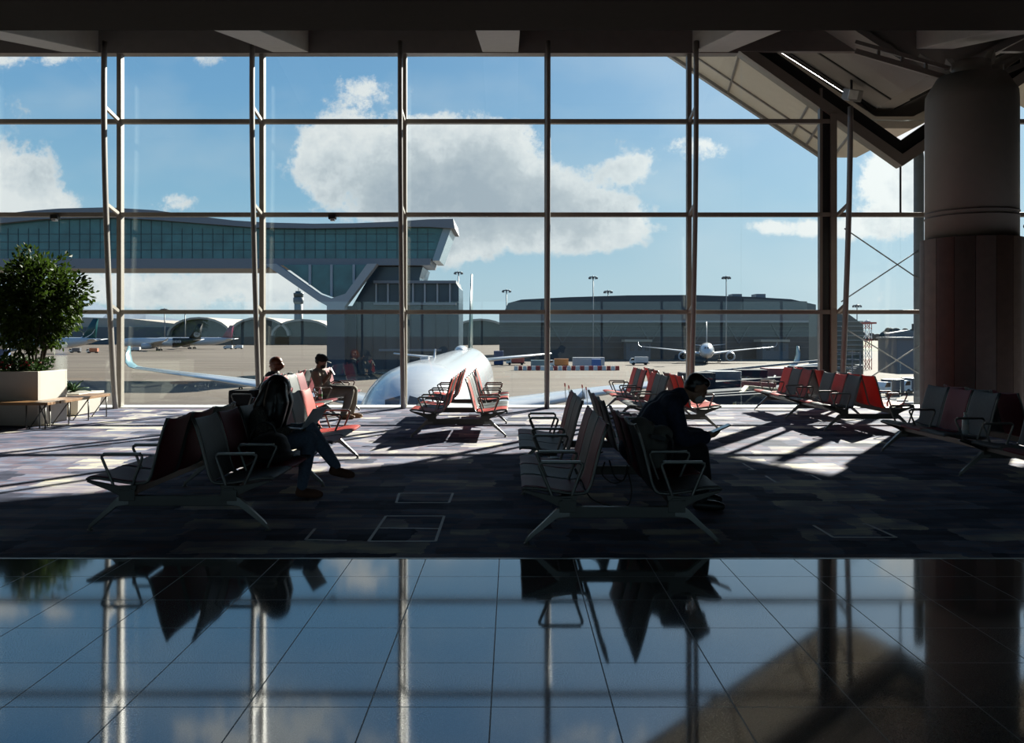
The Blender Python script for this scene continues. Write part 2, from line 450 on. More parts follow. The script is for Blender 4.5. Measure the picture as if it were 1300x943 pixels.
tape('white tape outline on the dark carpet at right near the tiles', [((1033, 667), (1058, 682)), ((1058, 682), (1138, 682)), ((1100, 665), (1138, 682)), ((1095, 665), (1102, 665))])
# ------------------------------------------------------------------ tandem benches
PITCH = 0.613
METAL = mat('brushed_aluminium', (.165, .16, .148), .42, .85, var=.05)
BEAMM = mat('beam_metal', (.075, .07, .062), .45, .6, var=.05)
def sling(name, col, trans=.30):
    m = mat(name, col, .55, var=.08, scale=30, bump=.05, spec=.22); nt = m.node_tree; L = nt.links.new
    p = [n for n in nt.nodes if n.type == 'BSDF_PRINCIPLED'][0]; out = [n for n in nt.nodes if n.type == 'OUTPUT_MATERIAL'][0]
    t = node(nt, 'ShaderNodeBsdfTranslucent'); mx = node(nt, 'ShaderNodeMixShader'); mx.inputs[0].default_value = trans
    L(p.inputs['Base Color'].links[0].from_socket, t.inputs[0]); L(p.outputs[0], mx.inputs[1]); L(t.outputs[0], mx.inputs[2]); L(mx.outputs[0], out.inputs[0])
    return m
SEATM = {'red': sling('red_sling', (.50, .060, .042)),
         'grey': sling('grey_sling', (.13, .14, .14)),
         'wine': sling('red_sling_shaded', (.24, .042, .055))}  # same red fabric, darkened to stand for seats in shade
def pad_mesh(prof, name, m, sag=0.0):
    hw, th = .272, .022
    N = len(prof); P = [Vector((a, 0, b)) for a, b in prof]
    norm = []
    for i in range(N):
        t = P[min(i + 1, N - 1)] - P[max(i - 1, 0)]; norm.append(Vector((t.z, 0, -t.x)).normalized())
    c = MB(); ys = [-hw, -hw * .6, -hw * .2, hw * .2, hw * .6, hw]
    rings = []
    for i in range(N):
        up, dn = [], []
        for y in ys:
            e = (1 - (y / hw) ** 2)
            s = -sag * e * (1 if i == N - 1 else .3)
            dip = -.008 * e
            up.append(P[i] + norm[i] * (th / 2 + dip) + Vector((0, y, s)))
            dn.append(P[i] - norm[i] * (th / 2 - dip) + Vector((0, y, s)))
        rings.append(up + dn[::-1])
    c.loft(rings)
    return c.mesh(name, m, .004)
SEATP = [(.765, .418), (.74, .430), (.66, .428), (.55, .410), (.43, .392), (.34, .385), (.285, .390)]
BACKP = [(.262, .402), (.240, .45), (.212, .56), (.178, .70), (.140, .83), (.108, .915)]
PADS = {k: (pad_mesh(SEATP, 'seat', m), pad_mesh(BACKP, 'backrest', m, .02)) for k, m in SEATM.items()}
def rail_mesh():
    c = MB(); c.tube([(a, 0, b - .006) for a, b in SEATP] + [(a - .006, 0, b) for a, b in BACKP], .0125, 8)
    return c.mesh('side_rail', METAL)
def arm_mesh():
    pts = [(.60, .622), (.33, .622), (.305, .61), (.302, .595), (.375, .385), (.385, .362), (.40, .355), (.52, .355), (.535, .362), (.542, .385), (.632, .595), (.63, .61)]
    c = MB(); c.tube([(a, 0, b) for a, b in pts], .0125, 8, closed=True)
    c.box((.465, 0, .627), (.30, .036, .018))
    return c.mesh('armrest', METAL, .003)
def leg_mesh():
    c = MB()
    def sec(x, z, w, h): return [(x, -w, z - h), (x, w, z - h), (x, w, z + h), (x, -w, z + h)]
    c.loft([sec(.40, .262, .032, .045), sec(.50, .235, .03, .035), sec(.60, .145, .022, .026), sec(.70, .058, .016, .020), sec(.722, .035, .016, .016)], smooth=False)
    c.tube([(.712, 0, .05), (.728, 0, .030), (.728, 0, .0)], .014, 8)
    c.lathe([(.024, 0), (.024, .008), (.014, .012)], (.728, 0, 0), n=12)
    return c.mesh('leg', METAL, .003)
def brk_mesh():
    c = MB(); c.prism([(.36, .28), (.47, .28), (.56, .325), (.75, .398), (.74, .412), (.60, .385), (.50, .365), (.34, .372)], -.018, .018)
    c.box((.415, 0, .29), (.13, .07, .09))
    return c.mesh('seat_bracket', BEAMM, .004)
def cross_mesh():
    c = MB(); c.box((0, 0, .245), (.92, .055, .085)); return c.mesh('cross_beam', BEAMM, .006)
def beam_mesh():
    c = MB(); c.span((.375, -.03, .285), (.455, PITCH * 7 + .03, .352)); return c.mesh('beam', BEAMM, .006)
RAIL, ARM, LEG, BRK, CROSS, BEAM = rail_mesh(), arm_mesh(), leg_mesh(), brk_mesh(), cross_mesh(), beam_mesh()
def bench(X, Y, left, right, label):
    b = thing('airport_bench', label, 'bench', (X, Y, 0), 0, 'back to back airport seating')
    for sgn, cols in ((1, right), (-1, left)):
        rz = 0 if sgn > 0 else PI
        def add(name, me, y):
            return put(name, me, b, (0, y, 0), rz)
        for i, k in enumerate(cols):
            y = PITCH * ((i + .5) if i < 3 else (i + 1.5))
            add('seat', PADS[k][0], y); add('backrest', PADS[k][1], y)
            for e in (-.285, .285): add('side_rail', RAIL, y + e)
        for a in (0, 1, 3, 4, 6, 7): add('armrest', ARM, PITCH * a)
        for a in (0, 3.5, 7): add('leg', LEG, PITCH * a); add('seat_bracket', BRK, PITCH * a)
        o = put('beam', BEAM, b, (0, 0 if sgn > 0 else PITCH * 7, 0), rz)
    for a in (0, 3.5, 7): put('cross_beam', CROSS, b, (0, PITCH * a, 0))
    return b
r, g, w = 'red', 'grey', 'wine'
A1 = (-2.72, 7.40); A2 = (-3.95, 14.8); BB = (.84, 6.92); CC = (-.83, 14.1); DD = (2.69, 14.9); EE = (5.91, 15.0); FF = (5.80, 8.10)
bench(*A1, [w, w, g, w, g, w], [g, w, g, w, g, r], 'near left back-to-back airport bench where the woman with the laptop sits')
bench(*A2, [w, w, g, w, g, w], [r, g, w, g, w, w], 'far left back-to-back bench by the window where the capped man sits')
bench(*BB, [w, g, w, g, g, w], [g, w, w, g, w, g], 'near central back-to-back bench where the masked man sits reading')
bench(*CC, [r, g, r, r, g, r], [r, g, g, r, g, r], 'empty sunlit red and grey bench before the aircraft nose, seen end on')
bench(*DD, [g, g, r, r, g, r], [r, r, g, r, g, r], 'empty red and grey bench by the window, partly hidden behind the masked man')
bench(*EE, [g, r, g, r, g, r], [r, r, g, r, g, r], 'empty red and grey bench by the window, left of the big round column')
bench(*FF, [g, w, g, g, w, g], [w, w, g, w, g, w], 'rightmost bench, shaded, in front of the big round column')
# charging cables under the near centre bench
c = MB()
def cable(ctrl, r=.007):
    ctrl = [Vector(p) for p in ctrl]; pts = []
    for i in range(len(ctrl) - 1):
        p0, p1, p2, p3 = ctrl[max(i - 1, 0)], ctrl[i], ctrl[i + 1], ctrl[min(i + 2, len(ctrl) - 1)]
        for t in [k / 8 for k in range(8)]:
            pts.append(.5 * ((2 * p1) + (p2 - p0) * t + (2 * p0 - 5 * p1 + 4 * p2 - p3) * t * t + (3 * p1 - p0 - 3 * p2 + p3) * t ** 3))
    pts.append(ctrl[-1]); return pts, r
o = Vector((BB[0], 8.35, 0))
for ct in ([(.0, 0, .52), (-.12, .02, .45), (-.20, .02, .30), (-.12, 0, .10), (.06, -.02, .03), (.22, -.03, .03), (.26, -.02, .18), (.22, 0, .36)],
           [(.02, .05, .42), (.0, .08, .30), (.10, .08, .22), (.20, .06, .26), (.24, .04, .38)],
           [(.05, -.05, .45), (.10, -.08, .30), (.18, -.06, .27), (.22, -.02, .40)]):
    c.tube(*cable(ct), n=6)
tag(c.build('charging_cable', BLACK, loc=o), 'black charging cables looping under the bench behind the masked man', 'cable')
# ------------------------------------------------------------------ people
def blob(shapes, voxel=.008, smooth=4):
    "one continuous surface from overlapping tapered limbs and ellipsoids"
    c = MB()
    for s in shapes:
        if s[0] == 'c':      # tapered capsule p0 r0 p1 r1
            _, p0, r0, p1, r1 = s
            p0, p1 = Vector(p0), Vector(p1); d = p1 - p0
            if d.length < 1e-5: continue
            z = d.normalized(); x = z.orthogonal().normalized(); y = z.cross(x)
            rings = []
            K = 5; N = 14
            for q in range(K): # start cap
                a = -PI / 2 + PI / 2 * (q + .15) / K
                rings.append((p0 + z * r0 * math.sin(a), r0 * math.cos(a)))
            rings.append((p0, r0)); rings.append((p1, r1))
            for q in range(K):
                a = PI / 2 * (q + .85) / K
                rings.append((p1 + z * r1 * math.sin(a), r1 * math.cos(a)))
            c.loft([[o + rr * (math.cos(2 * PI * k / N) * x + math.sin(2 * PI * k / N) * y) for k in range(N)] for o, rr in rings])
        else:                # ellipsoid centre radii matrix
            c.ball(s[1], s[2], 20, s[3] if len(s) > 3 else None)
    me = bpy.data.meshes.new('tmp'); bmesh.ops.recalc_face_normals(c.bm, faces=c.bm.faces[:]); c.bm.to_mesh(me); c.bm.free()
    o = bpy.data.objects.new('tmp', me); COL.objects.link(o)
    m = o.modifiers.new('r', 'REMESH'); m.mode = 'VOXEL'; m.voxel_size = voxel
    if smooth:
        s = o.modifiers.new('s', 'SMOOTH'); s.iterations = smooth; s.factor = .5
    dg = bpy.context.evaluated_depsgraph_get()
    out = bpy.data.meshes.new_from_object(o.evaluated_get(dg))
    bpy.data.objects.remove(o); bpy.data.meshes.remove(me)
    for p in out.polygons: p.use_smooth = True
    return out
SKIN = mat('skin_light', (.42, .24, .16), .5, var=.04)
SKIN2 = mat('skin_tan', (.30, .16, .10), .5, var=.04)
HAIRB = mat('hair_black', (.012, .010, .009), .38, var=.3, scale=60, stretch=(1, 1, .1))
HAIRR = mat('hair_auburn', (.15, .040, .012), .4, var=.3, scale=60, stretch=(1, 1, .1))
EYEM = mat('eye_dark', (.02, .015, .012), .15); LIPM = mat('lips', (.30, .10, .09), .45)
class Pose:
    "local frame: forward, person's left, up -> world"
    def __init__(s, origin, yaw):
        s.o = Vector(origin); s.M = Matrix.Rotation(yaw, 3, 'Z')
    def __call__(s, f, l, u): return s.o + s.M @ Vector((f, l, u))
def head_shapes(P, c, pitch, yaw=0.0, k=1.0, bare=True):
    "ellipsoids of a head with brow, nose, lips, chin and ears; returns shapes and a function to head space"
    Mh = P.M @ Matrix.Rotation(yaw, 3, 'Z') @ Matrix.Rotation(pitch, 3, 'Y')
    C = P(*c)
    H = lambda f, l, u: C + Mh @ (Vector((f, l, u)) * k)
    E = lambda f, l, u, rf, rl, ru: ('e', H(f, l, u), (rf * k, rl * k, ru * k), Mh)
    sh = [E(-.012, 0, .030, .098, .078, .088), E(.022, 0, -.035, .070, .062, .078), E(.045, 0, -.085, .040, .040, .032),
          E(.078, 0, .022, .018, .055, .012), E(.084, 0, -.010, .016, .013, .030), E(.098, 0, -.026, .016, .015, .012),
          E(.072, .034, -.022, .020, .022, .018), E(.072, -.034, -.022, .020, .022, .018),
          E(.082, 0, -.058, .012, .024, .006), E(.080, 0, -.068, .012, .022, .007),
          E(-.008, .078, -.010, .020, .010, .032), E(-.008, -.078, -.010, .020, .010, .032)]
    return sh, H, Mh
def hand_shapes(P, wrist, aim, palm_n, side, curl=.6, k=1.0):
    "palm, four bent fingers of unequal length and a thumb; aim = direction of the fingers, palm_n = way the palm faces, side = towards the thumb (local directions)"
    w = P(*wrist); a = (P.M @ Vector(aim)).normalized(); n = (P.M @ Vector(palm_n)); n = (n - a * n.dot(a)).normalized()
    s = P.M @ Vector(side); s = (s - a * s.dot(a) - n * s.dot(n)).normalized()
    out = []
    pc = w + a * .045 * k
    for q in (-.028, -.009, .010, .028):
        out.append(('c', w + s * q * .7 * k, .014 * k, w + a * .085 * k + s * q * k, .0115 * k))
    for q, ln in ((.030, .068), (.0105, .076), (-.009, .070), (-.028, .056)):
        b = w + a * .085 * k + s * q * k; d = a.copy(); prev = b
        for j, (fr, rr) in enumerate(((.45, .0095), (.32, .0085), (.23, .0075))):
            d = (Matrix.Rotation(curl * (.7 + .25 * j), 3, a.cross(n)) @ d).normalized()
            nx = prev + d * ln * fr * k
            out.append(('c', prev, (rr + .0008) * k, nx, rr * k)); prev = nx
    b = w + a * .025 * k + s * .026 * k; d = (a * .6 + s * .75 + n * .25).normalized()
    m1 = b + d * .036 * k; m2 = m1 + (a * .85 + s * .25 + n * .4).normalized() * .03 * k
    out += [('c', b, .014 * k, m1, .011 * k), ('c', m1, .0105 * k, m2, .0085 * k)]
    return out
def paint(me, mats, rules):
    for m in mats: me.materials.append(m)
    for p in me.polygons:
        for i, (c, rad) in rules:
            if (p.center - c).length < rad: p.material_index = i; break
def limb(P, pts, rs):
    return [('c', P(*a), ra, P(*b), rb) for a, b, ra, rb in zip(pts, pts[1:], rs, rs[1:])]
def person(label, base):
    return thing('person', label, 'person', base)
def attach(name, me, parent, m=None):
    if m: me.materials.append(m)
    o = bpy.data.objects.new(name, me); COL.objects.link(o); o.parent = parent
    me.transform(Matrix.Translation(-parent.location)); return o
def shoe(P, heel, toe, k=1.0):
    h, t = Vector(heel), Vector(toe); d = (t - h)
    up = Vector((0, 0, 1)); 
    m = h + d * .45
    return [('c', P(*h), .040 * k, P(*m), .042 * k), ('c', P(*m), .042 * k, P(*(h + d * .85)), .036 * k),
            ('c', P(*(h + d * .7)), .042 * k, P(*t), .026 * k)]
def face_rules(H, eye=.012):
    return [(1, (H(.090, .033, .004), eye)), (1, (H(.090, -.033, .004), eye)), (2, (H(.092, 0, -.063), .022))]

# --- woman with the laptop -------------------------------------------------
P = Pose((A1[0], 8.93, 0), 0)
wo = person('person with long dark hair, dark cardigan and jeans, legs crossed, using a laptop', P(.4, 0, 0))
hs, H, Mh = head_shapes(P, (.405, 0, 1.045), R(38), k=.98)
tors = [('e', P(.33, 0, .56), (.17, .19, .13), P.M), ('c', P(.32, .07, .56), .125, P(.27, .07, .78), .105), ('c', P(.32, -.07, .56), .125, P(.27, -.07, .78), .105), ('c', P(.28, .10, .80), .085, P(.29, -.10, .80), .085)]
legR = limb(P, [(.34, -.10, .53), (.74, -.08, .585), (.70, -.05, .33), (.66, -.05, .10)], [.092, .066, .054, .038])
legL = limb(P, [(.34, .09, .54), (.72, .03, .665), (.88, -.02, .46), (.99, -.03, .31)], [.095, .066, .054, .038])
armR = limb(P, [(.28, -.185, .83), (.32, -.235, .60), (.55, -.10, .665)], [.058, .044, .030])
armL = limb(P, [(.28, .185, .83), (.33, .235, .60), (.55, .10, .665)], [.058, .044, .030])
hands = hand_shapes(P, (.56, -.09, .675), (1, .25, .05), (0, 0, -1), (.0, 1, 0), .28, .92) + hand_shapes(P, (.56, .09, .675), (1, -.25, .05), (0, 0, -1), (.0, -1, 0), .28, .92)
neck = [('c', P(.29, 0, .86), .060, P(.375, 0, .99), .052)]
feet = shoe(P, (.64, -.05, .045), (.84, -.06, .032), .9) + shoe(P, (.965, -.03, .26), (1.15, -.05, .225), .9)
me = blob(hs + tors + legR + legL + armR + armL + hands + neck + feet, .007)
paint(me, [SKIN, EYEM, LIPM], face_rules(H)); attach('body', me, wo)
CARD = mat('speckled_cardigan', (.085, .078, .066), .9, var=.6, scale=70)
grow = lambda sh, e: [(s[0], s[1], s[2] + e, s[3], s[4] + e) if s[0] == 'c' else ('e', s[1], tuple(v + e for v in s[2]), s[3]) for s in sh]
sl = lambda arm: [arm[0], ('c', arm[1][1], arm[1][2], arm[1][1].lerp(arm[1][3], .86), arm[1][4] + .008)]
attach('cardigan', blob(grow(tors + sl(armR) + sl(armL), .016), .010, 3), wo, CARD)
JEAN = mat('blue_denim', (.12, .155, .22), .85, var=.2, scale=50)
attach('jeans', blob(grow(legR + legL + [('e', P(.34, 0, .53), (.15, .17, .10), P.M)], .012), .010, 3), wo, JEAN)
SHOE = mat('brown_suede', (.14, .055, .03), .8)
attach('shoe', blob(grow(shoe(P, (.64, -.05, .050), (.84, -.06, .036), .9), .009) + [('c', P(.645, -.05, .06), .046, P(.662, -.05, .12), .047)], .008, 2), wo, SHOE)
attach('shoe', blob(grow(shoe(P, (.965, -.03, .26), (1.15, -.05, .225), .9), .009) + [('c', P(.97, -.03, .27), .046, P(.985, -.03, .32), .047)], .008, 2), wo, SHOE)
hair = [('e', H(-.020, 0, .045), (.128, .110, .112), Mh), ('e', H(-.05, 0, -.03), (.115, .112, .125), Mh)]
for l in (-.095, -.07, .07, .095):
    path = [(H(.01, l * .7, .07), .062), (H(.06, l, .01), .066), (P(.475, l * 1.1, .94), .066), (P(.455, l * 1.15, .83), .058), (P(.445, l * 1.1, .74), .040), (P(.44, l * 1.05, .66), .012)]
    hair += [('c', a[0], a[1], b[0], b[1]) for a, b in zip(path, path[1:])]
    path = [(H(-.04, l * .8, .04), .065), (P(.37, l * 1.2, .94), .070), (P(.36, l * 1.3, .82), .060), (P(.35, l * 1.3, .72), .020)]
    hair += [('c', a[0], a[1], b[0], b[1]) for a, b in zip(path, path[1:])]
for l in (-.05, 0, .05): hair += [('c', H(-.08, l, .0), .06, P(.24, l * 1.4, .90), .055), ('c', P(.24, l * 1.4, .90), .055, P(.21, l * 1.6, .74), .02)]
attach('hair', blob(hair, .009, 3), wo, HAIRB)
attach('belt', blob([('c', P(.30 + .12 * math.cos(a), .165 * math.sin(a), .60), .03, P(.30 + .12 * math.cos(a + .5), .165 * math.sin(a + .5), .60), .03) for a in (-2.0, -1.6, -1.1, -.6)], .01, 2), wo, mat('red_scarf', (.16, .02, .02), .8))
# laptop on her knees
lp = thing('laptop', 'open silver laptop on the knees of the woman with long hair', 'laptop', P(.70, .0, .672), R(-14))
MB().box((-.10, 0, .006), (.22, .31, .014)).build('base', METAL, lp, bevel=.004)
MB().box((.08, 0, .115), (.008, .31, .225), Euler((0, R(34), 0)).to_matrix()).build('lid', mat('laptop_silver', (.55, .60, .64), .45), lp, bevel=.003)
MB().box((.074, 0, .117), (.003, .29, .20), Euler((0, R(34), 0)).to_matrix()).build('screen', mat('laptop_screen', (.02, .02, .025), .1), lp)
# black bag on the next seat
bag = thing('handbag', 'big black shoulder bag on the seat beside the woman with the laptop', 'bag', P(.48, -.60, .43))
attach('bag_body', blob([('e', bag.location + Vector((0, 0, .12)), (.20, .20, .13)), ('e', bag.location + Vector((.02, .02, .19)), (.15, .17, .08)), ('e', bag.location + Vector((.06, -.03, .07)), (.18, .19, .07))], .012, 4), bag, mat('black_leather', (.014, .013, .014), .75, bump=.2, scale=20))
MB().tube([(-.05 + .12 * math.cos(t), .10 * math.sin(t) * .4, .20 + .16 * math.sin(t)) for t in [PI * k / 10 for k in range(11)]], .010, 8).build('strap', BLACK, bag)

# --- masked man reading ----------------------------------------------------
P = Pose((BB[0], 8.42, 0), 0)
ma = person('person in a dark navy jacket with a white face mask, leaning forward over a phone', P(.4, 0, 0))
hs, H, Mh = head_shapes(P, (.875, 0, 1.095), R(34), k=1.06)
tors = [('e', P(.36, 0, .55), (.19, .20, .14), P.M)] + [('c', P(.36, l, .58), .135, P(.52, l, .84), .135) for l in (-.075, .075)] + [('c', P(.50, l, .78), .130, P(.62, l, .96), .10) for l in (-.09, .09)] + [('c', P(.62, .15, .955), .090, P(.62, -.15, .955), .090)]
legR = limb(P, [(.36, -.11, .54), (.86, -.17, .54), (.90, -.17, .30), (.88, -.17, .10)], [.105, .075, .062, .044])
legL = limb(P, [(.36, .11, .54), (.86, .15, .54), (.93, .15, .30), (.94, .15, .10)], [.105, .075, .062, .044])
armR = limb(P, [(.62, -.20, .95), (.69, -.25, .66), (.955, -.10, .655)], [.072, .056, .036])
armL = limb(P, [(.62, .20, .95), (.71, .25, .66), (.955, .10, .655)], [.072, .056, .036])
hands = hand_shapes(P, (.965, -.09, .662), (1, .45, .15), (-.1, .5, .8), (0, .6, .6), .5) + hand_shapes(P, (.965, .09, .662), (1, -.45, .15), (-.1, -.5, .8), (0, -.6, .6), .5)
neck = [('c', P(.66, 0, .99), .070, P(.80, 0, 1.06), .062)]
feet = shoe(P, (.85, -.17, .048), (1.06, -.19, .034)) + shoe(P, (.91, .15, .048), (1.12, .17, .034))
me = blob(hs + tors + legR + legL + armR + armL + hands + neck + feet, .007)
paint(me, [SKIN2, EYEM, LIPM], face_rules(H, .013)); attach('body', me, ma)
JACK = mat('navy_jacket', (.018, .028, .060), .85, var=.2, scale=30)
attach('jacket', blob(grow(tors + sl(armR) + sl(armL) + [('c', P(.64, 0, .975), .075, P(.72, 0, 1.02), .070), ('c', P(.34, .12, .54), .12, P(.34, -.12, .54), .12)], .022), .011, 3), ma, JACK)
attach('trousers', blob(grow(legR + legL, .016), .011, 3), ma, mat('black_trousers', (.012, .012, .014), .85))
SH2 = mat('black_shoe', (.01, .01, .01), .4)
attach('shoe', blob(grow(shoe(P, (.85, -.17, .052), (1.06, -.19, .038)), .010), .008, 2), ma, SH2)
attach('shoe', blob(grow(shoe(P, (.91, .15, .052), (1.12, .17, .038)), .010), .008, 2), ma, SH2)
attach('hair', blob([('e', H(-.030, 0, .050), (.098, .086, .085), Mh), ('e', H(-.05, 0, .0), (.075, .083, .075), Mh), ('e', H(.03, 0, .085), (.055, .070, .045), Mh)], .007, 2), ma, HAIRB)
attach('face_mask', blob([('e', H(.052, 0, -.055), (.062, .064, .058), Mh), ('e', H(.092, 0, -.045), (.026, .03, .034), Mh)], .007, 2), ma, mat('white_mask', (.50, .50, .50), .8))
ph = thing('phone', 'tablet held in both hands by the masked man', 'phone', P(1.10, 0, .725))
MB().box((0, 0, 0), (.19, .13, .009), Euler((0, R(-24), 0)).to_matrix()).build('case', BLACK, ph, bevel=.003)
MB().box((-.003, 0, .006), (.17, .118, .003), Euler((0, R(-24), 0)).to_matrix()).build('screen', mat('tablet_screen', (.55, .57, .60), .12), ph)
bp = thing('backpack', 'grey backpack on the seat beside the masked man', 'bag', P(.32, -.58, .44))
o = bp.location
attach('bag_body', blob([('c', o + Vector((-.02, 0, .12)), .12, o + Vector((-.05, 0, .34)), .11), ('c', o + Vector((.08, -.02, .10)), .10, o + Vector((.10, 0, .26)), .09), ('c', o + Vector((.02, .08, .1)), .10, o + Vector((0, .06, .32)), .10), ('e', o + Vector((.13, -.02, .30)), (.10, .13, .08))], .012, 4), bp, mat('grey_canvas', (.15, .142, .125), .85, var=.2))
MB().tube([(.12, -.12, .33), (.20, -.15, .26), (.21, -.13, .12), (.12, -.12, .06)], .014, 8).build('strap', BLACK, bp)
MB().bar((.02, -.135, .30), (.14, -.145, .27), .03, .04).build('buckle', BLACK, bp, bevel=.006)

# --- man with the black cap at the far bench --------------------------------
P = Pose((A2[0], 17.25, 0), 0)
mb = person('person in beige shirt, khaki trousers and black cap looking at a phone', P(.4, 0, 0))
hs, H, Mh = head_shapes(P, (.315, 0, 1.075), R(24), k=1.04)
tors = [('e', P(.40, 0, .53), (.18, .19, .13), P.M)] + [('c', P(.38, l, .56), .125, P(.27, l, .84), .115) for l in (-.08, .08)] + [('c', P(.26, .14, .86), .085, P(.26, -.14, .86), .085)]
legR = limb(P, [(.40, -.11, .53), (.88, -.14, .53), (.84, -.13, .30), (.76, -.12, .10)], [.10, .075, .060, .042])
legL = limb(P, [(.40, .11, .53), (.90, .14, .53), (.90, .14, .30), (.86, .14, .10)], [.10, .075, .060, .042])
armR = limb(P, [(.26, -.20, .86), (.34, -.25, .62), (.46, -.09, .80)], [.064, .050, .034])
armL = limb(P, [(.26, .20, .86), (.34, .25, .62), (.46, .09, .80)], [.064, .050, .034])
hands = hand_shapes(P, (.465, -.08, .81), (.45, .5, .75), (-.5, .6, .3), (0, .6, .6), .6) + hand_shapes(P, (.465, .08, .81), (.45, -.5, .75), (-.5, -.6, .3), (0, -.6, .6), .6)
neck = [('c', P(.26, 0, .90), .066, P(.29, 0, 1.02), .060)]
feet = shoe(P, (.73, -.12, .046), (.95, -.13, .034)) + shoe(P, (.83, .14, .046), (1.05, .15, .034))
me = blob(hs + tors + legR + legL + armR + armL + hands + neck + feet, .008)
paint(me, [SKIN2, EYEM, LIPM], face_rules(H, .013)); attach('body', me, mb)
slv = lambda arm: [('c', arm[0][1], arm[0][2], arm[0][1].lerp(arm[0][3], .8), arm[0][4] + .012)]
attach('shirt', blob(grow(tors + slv(armR) + slv(armL), .016), .012, 3), mb, mat('beige_shirt', (.30, .25, .19), .85))
attach('trousers', blob(grow(legR + legL + [('e', P(.40, 0, .52), (.16, .18, .10), P.M)], .018), .012, 3), mb, mat('khaki_trousers', (.17, .15, .12), .85))
SH3 = mat('tan_shoe', (.26, .15, .08), .6)
attach('shoe', blob(grow(shoe(P, (.73, -.12, .050), (.95, -.13, .038)), .008), .009, 2), mb, SH3)
attach('shoe', blob(grow(shoe(P, (.83, .14, .050), (1.05, .15, .038)), .008), .009, 2), mb, SH3)
attach('cap', blob([('e', H(-.015, 0, .080), (.122, .102, .072), Mh), ('e', H(.10, 0, .058), (.085, .085, .014), Mh), ('e', H(-.03, 0, .035), (.112, .098, .06), Mh)], .008, 2), mb, mat('black_cap', (.012, .012, .013), .8))
attach('hair', blob([('e', H(-.045, 0, .0), (.075, .084, .07), Mh)], .008, 2), mb, HAIRB)
attach('face_mask', blob([('e', H(.052, 0, -.055), (.060, .063, .056), Mh)], .008, 2), mb, mat('black_mask', (.03, .03, .03), .8))
ph = thing('phone', 'white phone held up by the man in the black cap', 'phone', P(.535, 0, .90))
MB().box((0, 0, 0), (.010, .075, .15), Euler((0, R(-28), 0)).to_matrix()).build('case', WHITEP, ph, bevel=.003)
MB().box((-.006, 0, 0), (.003, .068, .135), Euler((0, R(-28), 0)).to_matrix()).build('screen', mat('phone_screen', (.05, .06, .08), .1), ph)
bo = thing('water_bottle', 'clear bottle with a green label on the seat beside the capped man', 'bottle', (A2[0] + .45, 16.55, .415))
MB().lathe([(.032, 0), (.034, .02), (.034, .14), (.026, .17), (.014, .19), (.014, .205)], n=16).build('bottle_body', mat('bottle_plastic', (.62, .68, .68), .15), bo)
MB().lathe([(.0355, .05), (.0355, .10)], n=16, caps=False).build('label', mat('green_label', (.06, .28, .07), .5), bo)
MB().lathe([(.017, .203), (.017, .222), (0, .222)], n=12).build('cap', WHITEP, bo)
bg = thing('travel_bag', 'soft black bag on the seat just behind the man in the black cap', 'bag', P(.50, .60, .42))
attach('bag_body', blob([('e', bg.location + Vector((0, 0, .11)), (.22, .17, .11)), ('c', bg.location + Vector((-.12, 0, .14)), .08, bg.location + Vector((.16, 0, .10)), .07)], .012, 4), bg, MATS['black_leather'])
MB().tube([(-.16, 0, .20), (-.05, .0, .27), (.08, 0, .25), (.20, 0, .14)], .012, 8).build('strap', BLACK, bg)

# --- auburn haired person, back row of the far bench -------------------------
P = Pose((A2[0], 15.85, 0), PI)
mc = person('person with auburn hair and pale collar, seated low, facing left by the window', P(.4, 0, 0))
hs, H, Mh = head_shapes(P, (.20, 0, 1.075), R(5), R(-12), k=1.0)
tors = [('e', P(.40, 0, .53), (.18, .18, .13), P.M)] + [('c', P(.38, l, .56), .12, P(.24, l, .84), .105) for l in (-.075, .075)] + [('c', P(.23, .13, .85), .080, P(.23, -.13, .85), .080)]
legR = limb(P, [(.40, -.10, .52), (.84, -.11, .53), (.86, -.10, .30), (.84, -.10, .10)], [.095, .068, .055, .04])
legL = limb(P, [(.40, .10, .52), (.84, .11, .53), (.88, .10, .30), (.88, .10, .10)], [.095, .068, .055, .04])
armR = limb(P, [(.23, -.185, .84), (.34, -.22, .60), (.58, -.10, .62)], [.06, .046, .032])
armL = limb(P, [(.23, .185, .84), (.34, .22, .60), (.58, .10, .62)], [.06, .046, .032])
hands = hand_shapes(P, (.59, -.10, .62), (1, .3, -.1), (0, 0, -1), (0, 1, 0), .4, .94) + hand_shapes(P, (.59, .10, .62), (1, -.3, -.1), (0, 0, -1), (0, -1, 0), .4, .94)
neck = [('c', P(.23, 0, .89), .060, P(.20, 0, 1.00), .055)]
feet = shoe(P, (.81, -.10, .045), (1.02, -.11, .034), .95) + shoe(P, (.85, .10, .045), (1.06, .11, .034), .95)
me = blob(hs + tors + legR + legL + armR + armL + hands + neck + feet, .008)
paint(me, [SKIN, EYEM, LIPM], face_rules(H)); attach('body', me, mc)
attach('coat', blob(grow(tors + sl(armR) + sl(armL), .018), .012, 3), mc, mat('dark_coat', (.03, .03, .032), .85))
attach('collar', blob([('c', P(.22 + .075 * math.cos(a), .085 * math.sin(a), .935), .024, P(.22 + .075 * math.cos(a + .45), .085 * math.sin(a + .45), .935), .024) for a in [k * .42 for k in range(15)]], .009, 2), mc, mat('pale_collar', (.42, .42, .42), .85))
attach('trousers', blob(grow(legR + legL + [('e', P(.40, 0, .52), (.15, .17, .10), P.M)], .014), .012, 3), mc, mat('dark_trousers', (.03, .035, .05), .85))
attach('shoe', blob(grow(shoe(P, (.81, -.10, .049), (1.02, -.11, .038), .95), .008), .009, 2), mc, SH2)
attach('shoe', blob(grow(shoe(P, (.85, .10, .049), (1.06, .11, .038), .95), .008), .009, 2), mc, SH2)
